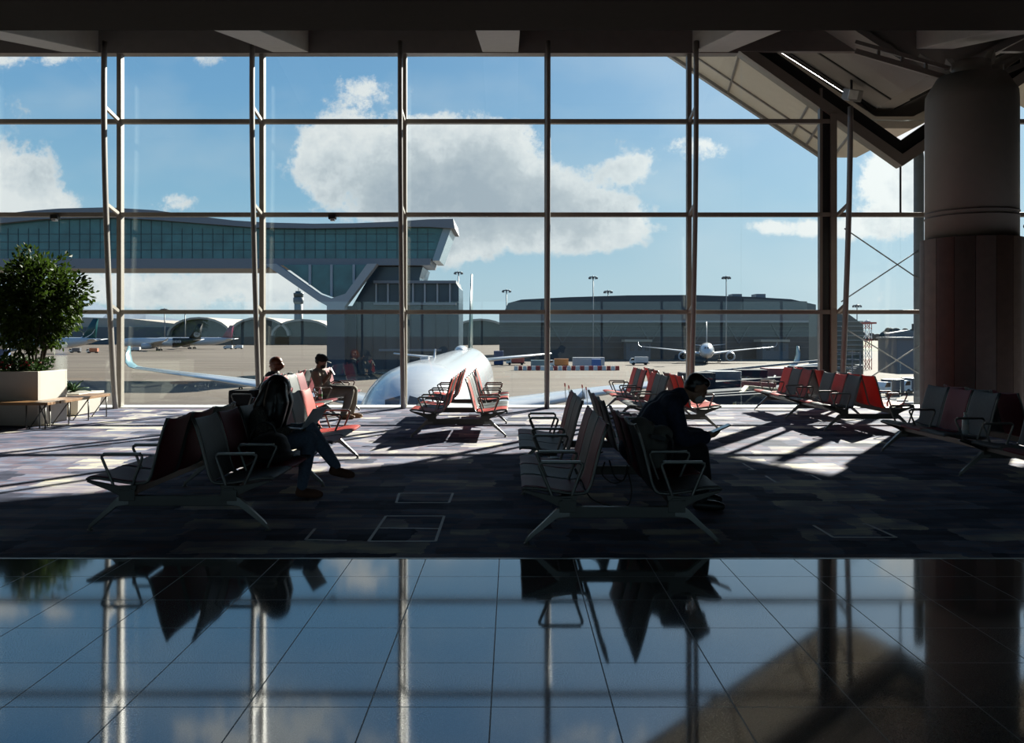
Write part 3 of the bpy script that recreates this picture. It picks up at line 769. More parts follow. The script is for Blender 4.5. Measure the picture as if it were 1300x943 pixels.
attach('hair', blob([('e', H(-.025, 0, .040), (.118, .104, .10), Mh), ('e', H(-.055, 0, -.025), (.088, .100, .095), Mh), ('e', H(-.115, 0, -.03), (.055, .06, .06), Mh), ('e', H(.02, -.07, -.01), (.06, .035, .07), Mh)], .008, 2), mc, HAIRR)
# dark suitcase lying on the left row of the far bench
sc_ = thing('carry_on_bag', 'black soft carry-on bag on the window-side row behind the far left bench', 'bag', (A2[0] - .50, 15.12, .42))
MB().box((0, 0, .14), (.44, .46, .25)).build('bag_body', MATS['black_leather'], sc_, bevel=.05)
MB().tube([(-.08, -.08, .265), (-.08, -.06, .30), (-.08, .06, .30), (-.08, .08, .265)], .012, 8).build('handle', BLACK, sc_)
# bottle on the right-hand bench
bo = thing('spray_bottle', 'clear bottle with a pale label on the seat of the rightmost bench', 'bottle', (FF[0] - .42, 10.75, .415))
MB().lathe([(.036, 0), (.038, .02), (.038, .17), (.028, .20), (.015, .22), (.015, .24)], n=16).build('bottle_body', MATS['bottle_plastic'], bo)
MB().lathe([(.0395, .05), (.0395, .12)], n=16, caps=False).build('label', WHITEP, bo)
MB().lathe([(.018, .238), (.018, .26), (0, .26)], n=12).build('cap', WHITEP, bo)
# ------------------------------------------------------------------ planter, tree and slatted bench at left
def leaf_mat(name, col, trans=.25):
    m, nt = new_mat(name); L = nt.links.new
    out = node(nt, 'ShaderNodeOutputMaterial'); p = node(nt, 'ShaderNodeBsdfPrincipled'); t = node(nt, 'ShaderNodeBsdfTranslucent'); mx = node(nt, 'ShaderNodeMixShader')
    oi = node(nt, 'ShaderNodeTexCoord'); nz = node(nt, 'ShaderNodeTexWhiteNoise'); sn = node(nt, 'ShaderNodeVectorMath', operation='SNAP'); sn.inputs[1].default_value = (.09, .09, .09)
    cr = node(nt, 'ShaderNodeValToRGB'); c = Vector(col)
    cr.color_ramp.elements[0].color = (*(c * .55), 1); cr.color_ramp.elements[1].color = (*(c * 1.5), 1)
    L(oi.outputs['Object'], sn.inputs[0]); L(sn.outputs[0], nz.inputs['Vector']); L(nz.outputs['Value'], cr.inputs[0])
    L(cr.outputs[0], p.inputs['Base Color']); L(cr.outputs[0], t.inputs[0]); p.inputs['Roughness'].default_value = .5; p.inputs['Specular IOR Level'].default_value = .22
    mx.inputs[0].default_value = trans; L(p.outputs[0], mx.inputs[1]); L(t.outputs[0], mx.inputs[2]); L(mx.outputs[0], out.inputs[0])
    MATS[name] = m
    return m
LEAF = leaf_mat('leaf_green', (.034, .060, .008), .35); LEAF2 = leaf_mat('leaf_bush', (.03, .06, .015)); AGAVE = leaf_mat('leaf_agave', (.035, .075, .03), .1)
FLOW = mat('red_flower', (.30, .02, .02), .6)
def leaf(c, p, d, n, ln, wd):
    s = d.cross(n).normalized(); n = s.cross(d)
    a = c.bm.verts.new(p); b = c.bm.verts.new(p + d * ln * .5 + s * wd - n * wd * .3); e = c.bm.verts.new(p + d * ln); f = c.bm.verts.new(p + d * ln * .5 - s * wd - n * wd * .3)
    m = c.bm.verts.new(p + d * ln * .5)
    c.face([a, b, m]); c.face([b, e, m]); c.face([e, f, m]); c.face([f, a, m])
rnd = random.Random(3)
def rdir(): 
    while True:
        v = Vector((rnd.uniform(-1, 1), rnd.uniform(-1, 1), rnd.uniform(-1, 1)))
        if .1 < v.length < 1: return v.normalized()
PX, PY = -9.25, 16.42     # planter centre
PT = .95
pl_ = thing('planter', 'large square white planter box with the potted tree, inside the wooden bench', 'planter', (PX, PY, 0))
PLW = mat('planter_white', (.46, .42, .36), .5, var=.03)
hw = .93; c = MB()
c.span((-hw, -.52, 0), (hw, -.46, PT)); c.span((-hw, .46, 0), (hw, .52, PT)); c.span((-hw, -.46, 0), (-hw + .06, .46, PT)); c.span((hw - .06, -.46, 0), (hw, .46, PT))
c.build('box', PLW, pl_, bevel=.012)
MB().span((-hw + .06, -.46, .5), (hw - .06, .46, PT - .06)).build('soil', mat('soil', (.03, .02, .012), .95, bump=.5, scale=30), pl_)
tr = thing('potted_tree', 'bushy round green tree growing from the large white planter', 'tree', (PX + .62, PY, PT - .06))
c = MB(); CC_ = Vector((-.02, 0, 1.28)); tips = []
for q in range(7):
    a = q * 2.4 + .3; e = Vector((math.cos(a) * (.25 + .4 * rnd.random()), math.sin(a) * (.25 + .35 * rnd.random()), .75 + .7 * rnd.random()))
    b = Vector((math.cos(a) * .05, math.sin(a) * .05, -.05)); m = b.lerp(e, .4) + Vector((0, 0, .08))
    c.tube([b, m, e], [.022, .018, .008], 7); tips.append(e)
    for w_ in range(4):
        e2 = e + rdir() * .35; e2.z = max(e2.z, .45); c.tube([m.lerp(e, .6), e2], [.008, .004], 5)
c.build('trunk', mat('bark', (.055, .040, .028), .9, bump=.4, scale=30), tr)
c = MB(); k = 0
while k < 6800:
    v = rdir(); rr = (rnd.random() ** .38)
    lump = .80 + .30 * mnoise.noise(v * 2.2) + .16 * mnoise.noise(v * 5.0)
    p = CC_ + Vector((v.x * 1.0 * lump, v.y * .95 * lump, v.z * 1.10 * lump)) * rr
    if p.z < .36 and rnd.random() < .75 or p.z < .30 and (p.x ** 2 + p.y ** 2) < .09: continue
    d = (v + rdir() * .9 + Vector((0, 0, -.25))).normalized()
    leaf(c, p, d, rdir(), rnd.uniform(.085, .15), rnd.uniform(.022, .036)); k += 1
c.build('leaves', LEAF, tr)
bu = thing('flower_bed', 'low green and red flowering plants filling the large white planter', 'plant', (PX, PY, PT - .06))
c = MB()
for q in range(3000):
    x, y = rnd.uniform(-.80, .78), rnd.uniform(-.40, .40); h = rnd.random() ** .7 * (.25 + .05 * math.sin(x * 9))
    d = (rdir() + Vector((0, -.3, .7))).normalized(); leaf(c, Vector((x, y, h)), d, rdir(), rnd.uniform(.05, .09), rnd.uniform(.014, .024))
c.build('foliage', LEAF2, bu)
c = MB()
for q in range(90):
    x, y = rnd.uniform(-.78, .74), rnd.uniform(-.42, .2)
    c.ball((x, y, .12 + .12 * rnd.random()), (.026, .026, .018), 6)
tag(c.build('flowers', FLOW, bu), kind='stuff')
# wooden bench around the planter
wb = thing('wooden_bench', 'wooden slat bench on steel legs around the large white planter', 'bench', (-7.9, 15.35, 0))
WOOD = mat('bench_oak', (.21, .105, .038), .45, var=.25, scale=8, stretch=(.3, 3, 3))
c = MB()
for q in range(4): c.span((-4.2, -.02 + q * .105, .40), (.04, .075 + q * .105, .45))
c.build('seat_front', WOOD, wb, bevel=.006)
c = MB()
for q in range(4): c.span((-.36 + q * .105, .41, .40), (-.265 + q * .105, 2.35, .45))
c.build('seat_side', WOOD, wb, bevel=.006)
def wleg(x, y, dx, dy):
    c = MB()
    a, b = Vector((x, y, 0)), Vector((x + dx, y + dy, 0))
    up = Vector((0, 0, .40))
    c.tube([a + up, a, b, b + up], .013, 8); c.tube([a + up, a.lerp(b, .85)], .011, 8)
    c.build('leg', METAL, wb)
for x in (-.12, -1.1, -2.1): wleg(x, .03, 0, .34)
wleg(-.02, .02, -.32, 0)
for y in (.75, 1.5, 2.25): wleg(.02, y, -.34, 0)
# low second planter with an agave behind
p2 = thing('low_planter', 'low tapered white planter by the glass behind the wooden bench', 'planter', (-8.76, 18.2, 0))
c = MB(); c.box((0, 0, .21), (.50, .9, .38), Euler((0, 0, 0)).to_matrix(), 1.16); c.box((0, 0, .42), (.64, 1.1, .05)); c.build('box', PLW, p2, bevel=.01)
ag = thing('agave_plant', 'spiky agave standing in the low white planter beside the glass', 'plant', (-8.84, 18.2, .445))
c = MB()
for q in range(22):
    a = q * 2.4; el = .35 + 1.0 * (q / 22); d = Vector((math.cos(a) * math.cos(el), math.sin(a) * math.cos(el), math.sin(el)))
    ln = .30 + .16 * rnd.random(); s = d.cross(Vector((0, 0, 1))).normalized(); nn = s.cross(d)
    rings = []
    for t, w_ in ((0, .03), (.35, .042), (.7, .026), (1, .002)):
        p = d * ln * t - Vector((0, 0, .12 * t * t)); rings.append([p + s * w_, p + nn * .012, p - s * w_, p - nn * .010])
    c.loft(rings)
c.build('leaves', AGAVE, ag)
# slim white post just outside frame edge seen behind the tree
sp_ = thing('crowd_barrier_post', 'white pillar standing behind the potted tree at the left edge', 'post', W(4, 460, 18.6) * 1); sp_.location.z = 0
MB().lathe([(.16, 0), (.16, .02), (.13, .03), (.13, 1.35), (.12, 1.38), (0, 1.38)], n=20).build('shaft', WHITEP, sp_)
MB().lathe([(.133, 1.10), (.133, 1.30)], n=20, caps=False).build('band', mat('blue_band', (.08, .14, .32), .5), sp_)
# ------------------------------------------------------------------ airfield outside, GZ = apron level
GZ = -8.5
def ground_mat():
    m, nt = new_mat('apron'); L = nt.links.new
    out = node(nt, 'ShaderNodeOutputMaterial'); p = node(nt, 'ShaderNodeBsdfPrincipled'); p.inputs['Roughness'].default_value = .9; p.inputs['Specular IOR Level'].default_value = .15
    tc = node(nt, 'ShaderNodeTexCoord')
    nz = node(nt, 'ShaderNodeTexNoise'); nz.inputs['Scale'].default_value = .05; nz.inputs['Detail'].default_value = 8
    mp = node(nt, 'ShaderNodeMapping'); mp.inputs['Scale'].default_value = (.35, 1.6, 1)
    L(tc.outputs['Object'], mp.inputs[0]); L(mp.outputs[0], nz.inputs['Vector'])
    cr = node(nt, 'ShaderNodeValToRGB'); e = cr.color_ramp.elements
    e[0].position, e[0].color = .32, (.094, .073, .058, 1); e[1].position, e[1].color = .68, (.150, .122, .095, 1)
    L(nz.outputs['Fac'], cr.inputs[0])
    br = node(nt, 'ShaderNodeTexBrick'); br.offset = 0; br.inputs['Scale'].default_value = 1; br.inputs['Brick Width'].default_value = 7.5; br.inputs['Row Height'].default_value = 7.5
    br.inputs['Mortar Size'].default_value = .06; br.inputs['Color1'].default_value = (1, 1, 1, 1); br.inputs['Color2'].default_value = (.93, .93, .93, 1); br.inputs['Mortar'].default_value = (.7, .7, .7, 1)
    L(tc.outputs['Object'], br.inputs['Vector'])
    mx = node(nt, 'ShaderNodeMixRGB', blend_type='MULTIPLY'); mx.inputs[0].default_value = 1; L(cr.outputs[0], mx.inputs[1]); L(br.outputs['Color'], mx.inputs[2])
    L(mx.outputs[0], p.inputs['Base Color']); L(p.outputs[0], out.inputs[0]); return m
struct('ground', MB().span((-4000, -4000, GZ - 1), (4000, 6000, GZ)), ground_mat())
GRASS = mat('grass', (.10, .11, .035), .95, scale=.05)
for q, (y0, y1) in enumerate(((433, 438.5), (441, 445.5))):
    d0, d1 = (EYE - GZ) * F / (y1 - CY), (EYE - GZ) * F / (y0 - CY)
    struct('grass_strip' + ('' if q == 0 else '.001'), MB().span((d0 * .36, d0, GZ), (d0 * .36 + 900, d1, GZ + .04)), GRASS)
for q, (x0, y0, x1, y1, wd) in enumerate(((330, 478, 660, 470, .6), (100, 462, 420, 470, .5), (430, 520, 560, 478, .5))):
    a, b = W(x0, y0, (EYE - GZ) * F / (y0 - CY)), W(x1, y1, (EYE - GZ) * F / (y1 - CY)); a.z = b.z = GZ + .01
    struct('apron_line' + ('' if q == 0 else '.%03d' % q), MB().bar(a, b, wd, .03), mat('line_paint', (.32, .28, .2), .8))

# ---------------- aircraft
AWHITE = mat('aircraft_white', (.48, .49, .50), .22, var=.02, coat=.5)
AGREY = mat('aircraft_grey', (.40, .42, .44), .35, var=.03)
WINGM = mat('wing_grey', (.50, .52, .54), .4, var=.04)
DARKG = mat('cockpit_glass', (.01, .012, .015), .08)
TEAL = mat('tail_teal', (.012, .06, .065), .3)
def foil(le, te, th, up=Vector((0, 0, 1))):
    le, te = Vector(le), Vector(te); d = te - le; out = []
    for t, h in ((0, 0), (.06, .5), (.3, 1), (.65, .7), (1, .08)): out.append(le + d * t + up * th * h * .5)
    for t, h in ((.65, .45), (.3, .7), (.06, .4)): out.append(le + d * t - up * th * h * .5)
    return out
def airliner(label, loc, rz, length, span, rad, zc, tail_h, fus=AWHITE, fin=TEAL, rear=None, wlet=None, koru=False, group=None, stroke=None, wing_at=.30):
    """nose at the origin, body along +Y; zc is the height of the body axis over the apron"""
    a = thing('airliner', label, 'aircraft', loc, rz, group)
    k = rad / 2.98; L_ = length
    prof = [(0, .05, -.9), (.5, .72, -.78), (1.2, 1.25, -.62), (2.2, 1.80, -.44), (3.6, 2.28, -.25), (5.5, 2.68, -.10), (8, 2.93, 0)]
    sec = [(s * k, r * k, z * k) for s, r, z in prof] + [(L_ * f, 2.98 * k * rr, z * k) for f, rr, z in ((.15, 1, 0), (.4, 1, 0), (.66, 1, 0), (.76, .93, .18), (.85, .72, .75), (.93, .42, 1.35), (.985, .17, 1.8), (1, .06, 1.95))]
    def body(lo, hi, grow=0):
        c = MB()
        ss = [s for s in sec if lo <= s[0] <= hi]
        c.loft([[(( r + grow) * math.cos(2 * PI * q / 40), s, zc + z + (r + grow) * math.sin(2 * PI * q / 40)) for q in range(40)] for s, r, z in ss]); return c
    body(0, 1e9).build('fuselage', fus, a)
    if rear:
        ss0 = [s for s in sec if s[0] >= L_ * .60]
        body(L_ * .60, 1e9, .03 * k).build('rear_fuselage', rear, a)
    c = MB()   # cockpit glazing
    for sg in (-1, 1):
        for q in range(3):
            t0, t1 = .10 + q * .42, .46 + q * .42
            pts = []
            for (s, r, z), up in (((1.75 * k, 1.62 * k, -.52 * k), 0), ((2.75 * k, 2.04 * k, -.36 * k), 1)):
                for t in ((t0, t1) if not up else (t1, t0)):
                    an = PI / 2 - sg * (t * (1.0 if up == 0 else .95)); rr = (r + .03)
                    pts.append((rr * math.cos(an), s + (.25 * k * q), zc + z + rr * math.sin(an)))
            c.poly(pts)
    c.build('cockpit_window', DARKG, a)
    wy = L_ * wing_at
    for sg in (-1, 1):
        hs = span / 2
        st = []
        for x, ley, tey, z, th in ((rad * .5, wy - 1.2 * k, wy + 13.5 * k, -1.45 * k, 1.6 * k), (rad * .98, wy, wy + 13 * k, -1.35 * k, 1.5 * k), (hs * .32, wy + hs * .19, wy + 13 * k + hs * .03, -.45 * k, .95 * k), (hs * .66, wy + hs * .41, wy + hs * .41 + 5.2 * k, .55 * k, .5 * k), (hs * .94, wy + hs * .61, wy + hs * .61 + 2.7 * k, 1.22 * k, .28 * k)):
            st.append(foil((sg * x, ley, zc + z), (sg * x, tey, zc + z), th))
        c = MB(); c.loft(st); wg = c.build('wing', WINGM if wlet is None else AWHITE, a)
        ly = wy + hs * .61
        c = MB(); st = [foil((sg * hs * .94, ly, zc + 1.22 * k), (sg * hs * .94, ly + 2.7 * k, zc + 1.22 * k), .28 * k)]
        for fx, dy, z, ch in ((.965, .7, 1.36, 2.2), (.985, 1.5, 1.75, 1.8), (.996, 2.4, 2.5, 1.3), (1.0, 3.3, 3.25, .6)):
            st.append(foil((sg * hs * fx, ly + dy * k, zc + z * k), (sg * hs * fx, ly + (dy + ch) * k, zc + z * k), .14 * k, Vector((-sg * .8, 0, .5))))
        c.loft(st); c.build('winglet', wlet or WINGM, wg)
        ex, ey, ez = sg * hs * .325, wy + hs * .19 - 4.2 * k, zc - 2.45 * k
        c = MB(); c.loft([[(ex + r * k * math.cos(2 * PI * q / 28), ey + s * k, ez + r * k * math.sin(2 * PI * q / 28)) for q in range(28)] for s, r in ((.35, 1.30), (.0, 1.55), (.08, 1.72), (.6, 1.90), (2.2, 1.98), (4.4, 1.70), (5.8, 1.25), (6.2, .8))])
        en = c.build('engine', AGREY if wlet is None else AWHITE, a)
        c = MB(); c.loft([[(ex + r * k * math.cos(2 * PI * q / 28), ey + s * k, ez + r * k * math.sin(2 * PI * q / 28)) for q in range(28)] for s, r in ((.34, 1.29), (.3, .3), (.0, .02))]); c.build('fan', DARKG, en)
        c = MB(); c.prism([(ey + 1.5 * k, ez + 1.6 * k), (ey + 6 * k, ez + 1.2 * k), (ey + 9 * k, ez + 2.0 * k), (ey + 4.5 * k, ez + 2.6 * k)], ex - .2 * k, ex + .2 * k, 'x'); c.build('pylon', AGREY, a)
        c = MB(); hy = L_ * .885; hspan = span * .145
        c.loft([foil((sg * .5 * k, hy, zc + 1.3 * k), (sg * .5 * k, hy + 6.0 * k, zc + 1.3 * k), .6 * k), foil((sg * hspan, hy + hspan * .62, zc + 2.1 * k), (sg * hspan, hy + hspan * .62 + 2.4 * k, zc + 2.1 * k), .22 * k)])
        c.build('tailplane', WINGM, a)
    fy = L_ * .835; ft = tail_h - zc; c = MB()
    f0, f1 = (fy, fy + 8.2 * k), (fy + 6.6 * k, fy + 9.6 * k)
    c.loft([foil((0, f0[0], zc + 1.6 * k), (0, f0[1], zc + 1.9 * k), .65 * k, Vector((1, 0, 0))), foil((0, f1[0], zc + ft), (0, f1[1], zc + ft), .28 * k, Vector((1, 0, 0)))])
    fo = c.build('tail_fin', fin, a)
    if stroke:   # pale sweep on both sides of the fin
        c = MB()
        for sg in (-1, 1):
            x = sg * .36 * k
            pts = [(fy + 1.6, 2.6), (fy + 4.0, 3.6), (fy + 6.2, 5.0), (fy + 7.9, 7.6), (fy + 7.0, 5.4), (fy + 5.2, 3.8), (fy + 3.2, 2.7)]
            c.poly([(x, fy + (p - fy) * k, zc + z * k) for p, z in pts])
        c.build('fin_emblem', stroke, fo)
    if koru:     # white spiral fern on the fin
        c = MB()
        for sg in (-1, 1):
            pts = []
            for q in range(40):
                t = q / 39 * 4.2 * PI; r_ = .25 + 1.75 * q / 39
                pts.append((sg * .33 * k, fy + 5.6 * k + r_ * k * math.cos(t), zc + 5.4 * k + r_ * k * math.sin(t)))
            c.tube(pts, .16 * k, 6)
            for q in range(11):   # pale lettering strokes on the black rear body
                yy = L_ * (.63 + .013 * q); c.box((sg * 2.99 * k, yy, zc + .5 * k), (.12, .35 * k, (1.5 if q % 3 else 2.0) * k))
        c.build('fin_emblem', AWHITE, fo)
    c = MB()   # landing gear
    for x, y in ((0, L_ * .085), (-rad * 1.7, L_ * .50), (rad * 1.7, L_ * .50)):
        c.tube([(x, y, .9 * k), (x, y, zc - rad * .7)], .17 * k, 8)
        for dx in (-.35, .35):
            for dy in ((0,) if x == 0 else (-.7, .7)):
                c.tube([(x + (dx - .17) * k, y + dy * k, .62 * k), (x + (dx + .17) * k, y + dy * k, .62 * k)], .62 * k, 14)
    c.build('landing_gear', mat('gear', (.04, .04, .04), .6), a)
    return a, zc, k
WLT = mat('winglet_teal', (.085, .185, .22), .3, var=.1)
NEARX, NEARY = -4.7, 37.0
ac, zc, k = airliner('large white airliner parked nose-in just outside the window', (NEARX, NEARY, GZ), 0, 73.0, 64.75, 2.98, 5.72, 17.1, fin=TEAL, wlet=WLT, wing_at=.375)
MB().ball((0, 47, zc + 2.95), (.62, 2.2, .42), 16).build('antenna_dome', AWHITE, ac)
c = MB(); c.prism([(17.5, zc + 2.9), (18.4, zc + 2.9), (18.5, zc + 3.5), (18.2, zc + 3.5)], -.04, .04, 'x'); c.build('blade_antenna', AWHITE, ac)
MB().box((-.35, 15.5, zc + 3.02), (.5, .7, .22)).build('antenna_box', AWHITE, ac, bevel=.05)
airliner('distant airliner with a dark teal tail and white sweep, behind the tree', W(-30, 430, 480).xy.to_3d() + Vector((0, 0, GZ)), R(-90), 66, 60, 3.0, 5.6, 18.5, fin=TEAL, stroke=AWHITE)
airliner('distant airliner with black tail and white spiral emblem', W(148, 430, 560).xy.to_3d() + Vector((0, 0, GZ)), R(-90 + 12), 50, 52, 2.8, 5.2, 16.8, fin=BLACK, rear=BLACK, koru=True)
airliner('distant grey airliner with a maroon tail right of the black-tailed one', W(190, 430, 640).xy.to_3d() + Vector((0, 0, GZ)), R(-90), 60, 58, 2.9, 5.2, 16.5, fus=AGREY, fin=mat('maroon', (.14, .02, .05), .4))
airliner('tiny distant white airliner turned away beside the teal tail', W(108, 430, 900).xy.to_3d() + Vector((0, 0, GZ)), PI + .4, 40, 34, 2.0, 4, 12, fin=AWHITE)
airliner('white airliner facing the window in front of the dark terminal', W(897, 447, 300).xy.to_3d() + Vector((0, 0, GZ)), -math.atan(247 / F), 55, 50, 2.6, 4.5, 15.0, fin=AGREY)

# ---------------- sky bridge and its towers
BD = 230.0
TG = mat('bridge_glass', (.045, .165, .17), .18, var=.25, scale=.25, coat=.3)
BGREY = mat('bridge_grey', (.20, .21, .23), .5, var=.04); BSTEEL = mat('bridge_steel', (.38, .39, .40), .5, var=.03)
BD1 = BD + 16
def Q(x, y): v = W(x, y, BD); return (v.x, v.z)
br_ = thing('sky_bridge', 'long glass pedestrian bridge with an arched grey roof spanning the apron', 'bridge', (W(300, 335, BD).x, BD, GZ))
O = br_.location.copy()
def bprism(pts, d0, d1, name, m, parent=br_, ofs=None):
    c = MB(); o = ofs or O
    c.prism([(a - o.x, b - o.z) for a, b in [Q(*p) for p in pts]], d0 - o.y, d1 - o.y); return c.build(name, m, parent)
top = [(-260, 276), (-120, 274), (0, 274), (40, 269), (80, 266), (140, 264.5), (200, 268), (250, 275), (300, 281), (340, 283.5), (400, 285), (450, 284.5), (500, 282.5), (545, 279.5), (576, 279)]
bprism(top + [(578, 291), (545, 289), (500, 289), (400, 291), (330, 290), (250, 284), (200, 280), (140, 277), (60, 279), (0, 285), (-120, 287), (-260, 289)], BD - 2, BD1 + 2, 'roof', BGREY)
bprism([(-260, 284), (0, 281), (140, 276), (260, 283), (330, 289), (400, 290.5), (500, 288.5), (565, 289), (551, 329), (-260, 329)], BD, BD1, 'glazing', TG)
bprism([(-260, 328.5), (548, 328.5), (546, 337), (344, 337), (340, 341), (-260, 341)], BD - 1, BD1 + 1, 'deck', BGREY)
bprism([(563, 290), (573, 290), (558, 331), (549, 331)], BD - .5, BD1 + .5, 'end_wall', mat('end_glass', (.30, .38, .42), .25))
c = MB()
for x in range(-250, 550, 13):
    a, b = W(x, 278 if 60 < x < 230 else 290, BD - .06), W(x, 328, BD - .06); c.bar(a - O, b - O, .14, .1)
for y in (297, 307, 317): c.bar(W(-260, y, BD - .06) - O, W(552, y, BD - .06) - O, .1, .14)
c.build('mullion_grid', mat('bridge_mullion', (.05, .09, .10), .5), br_)
bw = thing('bridge_tower', 'dark glass tower carrying the end of the sky bridge', 'building', (W(500, 475, BD).x, BD, GZ))
T = bw.location.copy()
TD = mat('tower_glass', (.035, .062, .085), .22, var=.2, scale=.12); TD2 = mat('tower_concrete', (.055, .065, .085), .6)
bprism([(419, 388), (446, 388), (475, 338), (536, 338), (532, 352), (532, 358), (578, 358), (582, 364), (582, 476), (419, 476)], BD + 1.5, BD + 22, 'tower_body', TD, bw, T)
bprism([(420, 390), (452, 389), (452, 476), (420, 476)], BD, BD + 2, 'tower_pier', TD2, bw, T)
bprism([(474, 356), (579, 356), (579, 359.5), (474, 359.5)], BD, BD + 22, 'parapet', BGREY, bw, T)
bprism([(474, 384), (579, 384), (579, 387), (474, 387)], BD, BD + 22, 'ledge', BGREY, bw, T)
for x in (476, 491, 507, 523, 538, 554, 570):
    bprism([(x, 359), (x + 2, 359), (x + 2, 385), (x, 385)], BD + .6, BD + 1.6, 'window_post', BSTEEL, bw, T)
bprism([(480, 443), (560, 443), (560, 446), (480, 446)], BD + 1, BD + 1.6, 'canopy', BGREY, bw, T)
for x in (430, 444, 458, 472, 488, 504, 520, 536, 552, 568):
    bprism([(x, 392), (x + .8, 392), (x + .8, 470), (x, 470)], BD + 1.2, BD + 1.6, 'facade_fin', TD2, bw, T)
# branching pier under the bridge
vp = thing('bridge_pier', 'pale Y-shaped pier branching under the sky bridge', 'pier', (W(432, 390, BD).x, BD - 4, GZ))
V = vp.location.copy()
bprism([(344, 337.5), (358, 337), (410, 374), (426, 380), (444, 374), (471, 337), (483, 337), (449, 382), (443, 390), (443, 398), (421, 398), (421, 389), (410, 383)], BD - 6, BD - 2.4, 'fork', BSTEEL, vp, V)
bprism([(421, 398), (443, 398), (443, 476), (421, 476)], BD - 6, BD - 2.4, 'shaft', TD2, vp, V)
bprism([(362, 337), (467, 337), (441, 374), (426, 378), (412, 373)], BD - 2.6, BD - 2.2, 'infill_glass', TG, vp, V)
for x, yb in ((397, 362), (424, 377), (452, 360)):
    bprism([(x - 1.5, 337), (x + 1.5, 337), (x + 1.5, yb), (x - 1.5, yb)], BD - 3.4, BD - 2.6, 'strut', BSTEEL, vp, V)

# ---------------- terminal at right
TB = 380.0
def box_px(name, parent, x0, y0, x1, y1, d0, d1, m, o, bevel=0):
    a, b = W(x0, y0, d0), W(x1, y1, d0); c = MB(); c.span((a.x - o.x, d0 - o.y, min(a.z, b.z) - o.z), (b.x - o.x, d1 - o.y, max(a.z, b.z) - o.z)); return c.build(name, m, parent, bevel)
te = thing('terminal_building', 'long dark glass terminal with a low curved roof across the apron', 'building', (W(850, 460, TB).x, TB, GZ)); o = te.location.copy()
DG = mat('terminal_dark', (.040, .050, .064), .35, var=.2, scale=.2); DG2 = mat('terminal_roof', (.060, .068, .078), .4, var=.1, scale=.05); FAS = mat('terminal_fascia', (.19, .16, .15), .6)
def tprism(pts, d0, d1, name, m, par=te, oo=None):
    oo = oo or o; c = MB(); c.prism([((W(a, b, TB) - oo).x, (W(a, b, TB) - oo).z) for a, b in pts], d0 - oo.y, d1 - oo.y); return c.build(name, m, par)
tprism([(639, 397), (645, 384), (662, 379.5), (720, 376.5), (800, 374), (880, 373.5), (960, 376), (1010, 379), (1042, 386), (1042, 397)], TB + 6, TB + 80, 'roof', DG2)
tprism([(634, 396), (1060, 396), (1060, 409), (634, 409)], TB - 4, TB + 80, 'fascia', FAS)
tprism([(634, 407), (1060, 407), (1060, 409.5), (634, 409.5)], TB - 4.6, TB - 4, 'fascia_line', mat('fascia_light', (.36, .34, .33), .5))
tprism([(634, 409), (1060, 409), (1060, 456), (634, 456)], TB, TB + 78, 'facade', DG)
FT = mat('terminal_truss', (.12, .125, .135), .6)
c = MB()
for y in (414, 420, 427, 434, 441): c.bar(W(634, y, TB - .3) - o, W(1060, y, TB - .3) - o, .3, .35)
c.build('louvre', FT, te)
for x in range(700, 1040, 56):
    c = MB(); c.bar(W(x, 412, TB - .6) - o, W(x + 14, 436, TB - .6) - o, .4, .5); c.bar(W(x + 28, 412, TB - .6) - o, W(x + 14, 436, TB - .6) - o, .4, .5); c.build('truss', FT, te)
for x in (1000, 970): box_px('roof_unit', te, x - 40, 373, x - 28, 378, TB + 12, TB + 20, BGREY, o)
tprism([(948, 378), (1030, 382), (1030, 393), (948, 393)], TB + 5.4, TB + 6, 'roof_glazing', mat('roof_glazing', (.14, .15, .14), .3))
for i_, (x0, y0, x1, y1, lab) in enumerate(((795, 431, 826, 458, 'grey gate building with a bright flat roof behind the near barriers'), (968, 431, 1001, 450, 'grey gate building with a bright flat roof right of the facing airliner'))):
    gb = thing('gate_house', lab, 'building', (W((x0 + x1) / 2, 450, 365).x, 365, GZ)); oo = gb.location.copy()
    box_px('walls', gb, x0, y0 + 3, x1, 458, 365, 374, mat('gate_wall', (.10, .12, .14), .6), oo); box_px('roof', gb, x0 - 2, y0, x1 + 2, y0 + 3, 364, 375, mat('gate_roof', (.40, .35, .28), .6), oo)
    for x in (x0 + 5, x0 + 15, x0 + 24): box_px('window', gb, x, y0 + 7, x + 5, y0 + 14, 364.8, 365.1, TD, oo)
# louvred pier building seen beyond the right-hand bay
lv = thing('louvred_building', 'grey green louvred end of the terminal right of the black window joint', 'building', (W(1070, 450, 200).x, 200, GZ)); oo = lv.location.copy()
c = MB(); c.prism([((W(a, b, 200) - oo).x, (W(a, b, 200) - oo).z) for a, b in [(1040, 398), (1078, 399), (1096, 412), (1096, 475), (1040, 475)]], 0, 7); c.build('walls', mat('louvre_wall', (.13, .14, .125), .6), lv)
for y in range(408, 470, 6):
    c = MB(); c.bar(W(1040, y, 199.7) - oo, W(1096, y, 199.7) - oo, .3, .22); c.build('louvre', mat('louvre_blade', (.28, .29, .26), .6), lv)

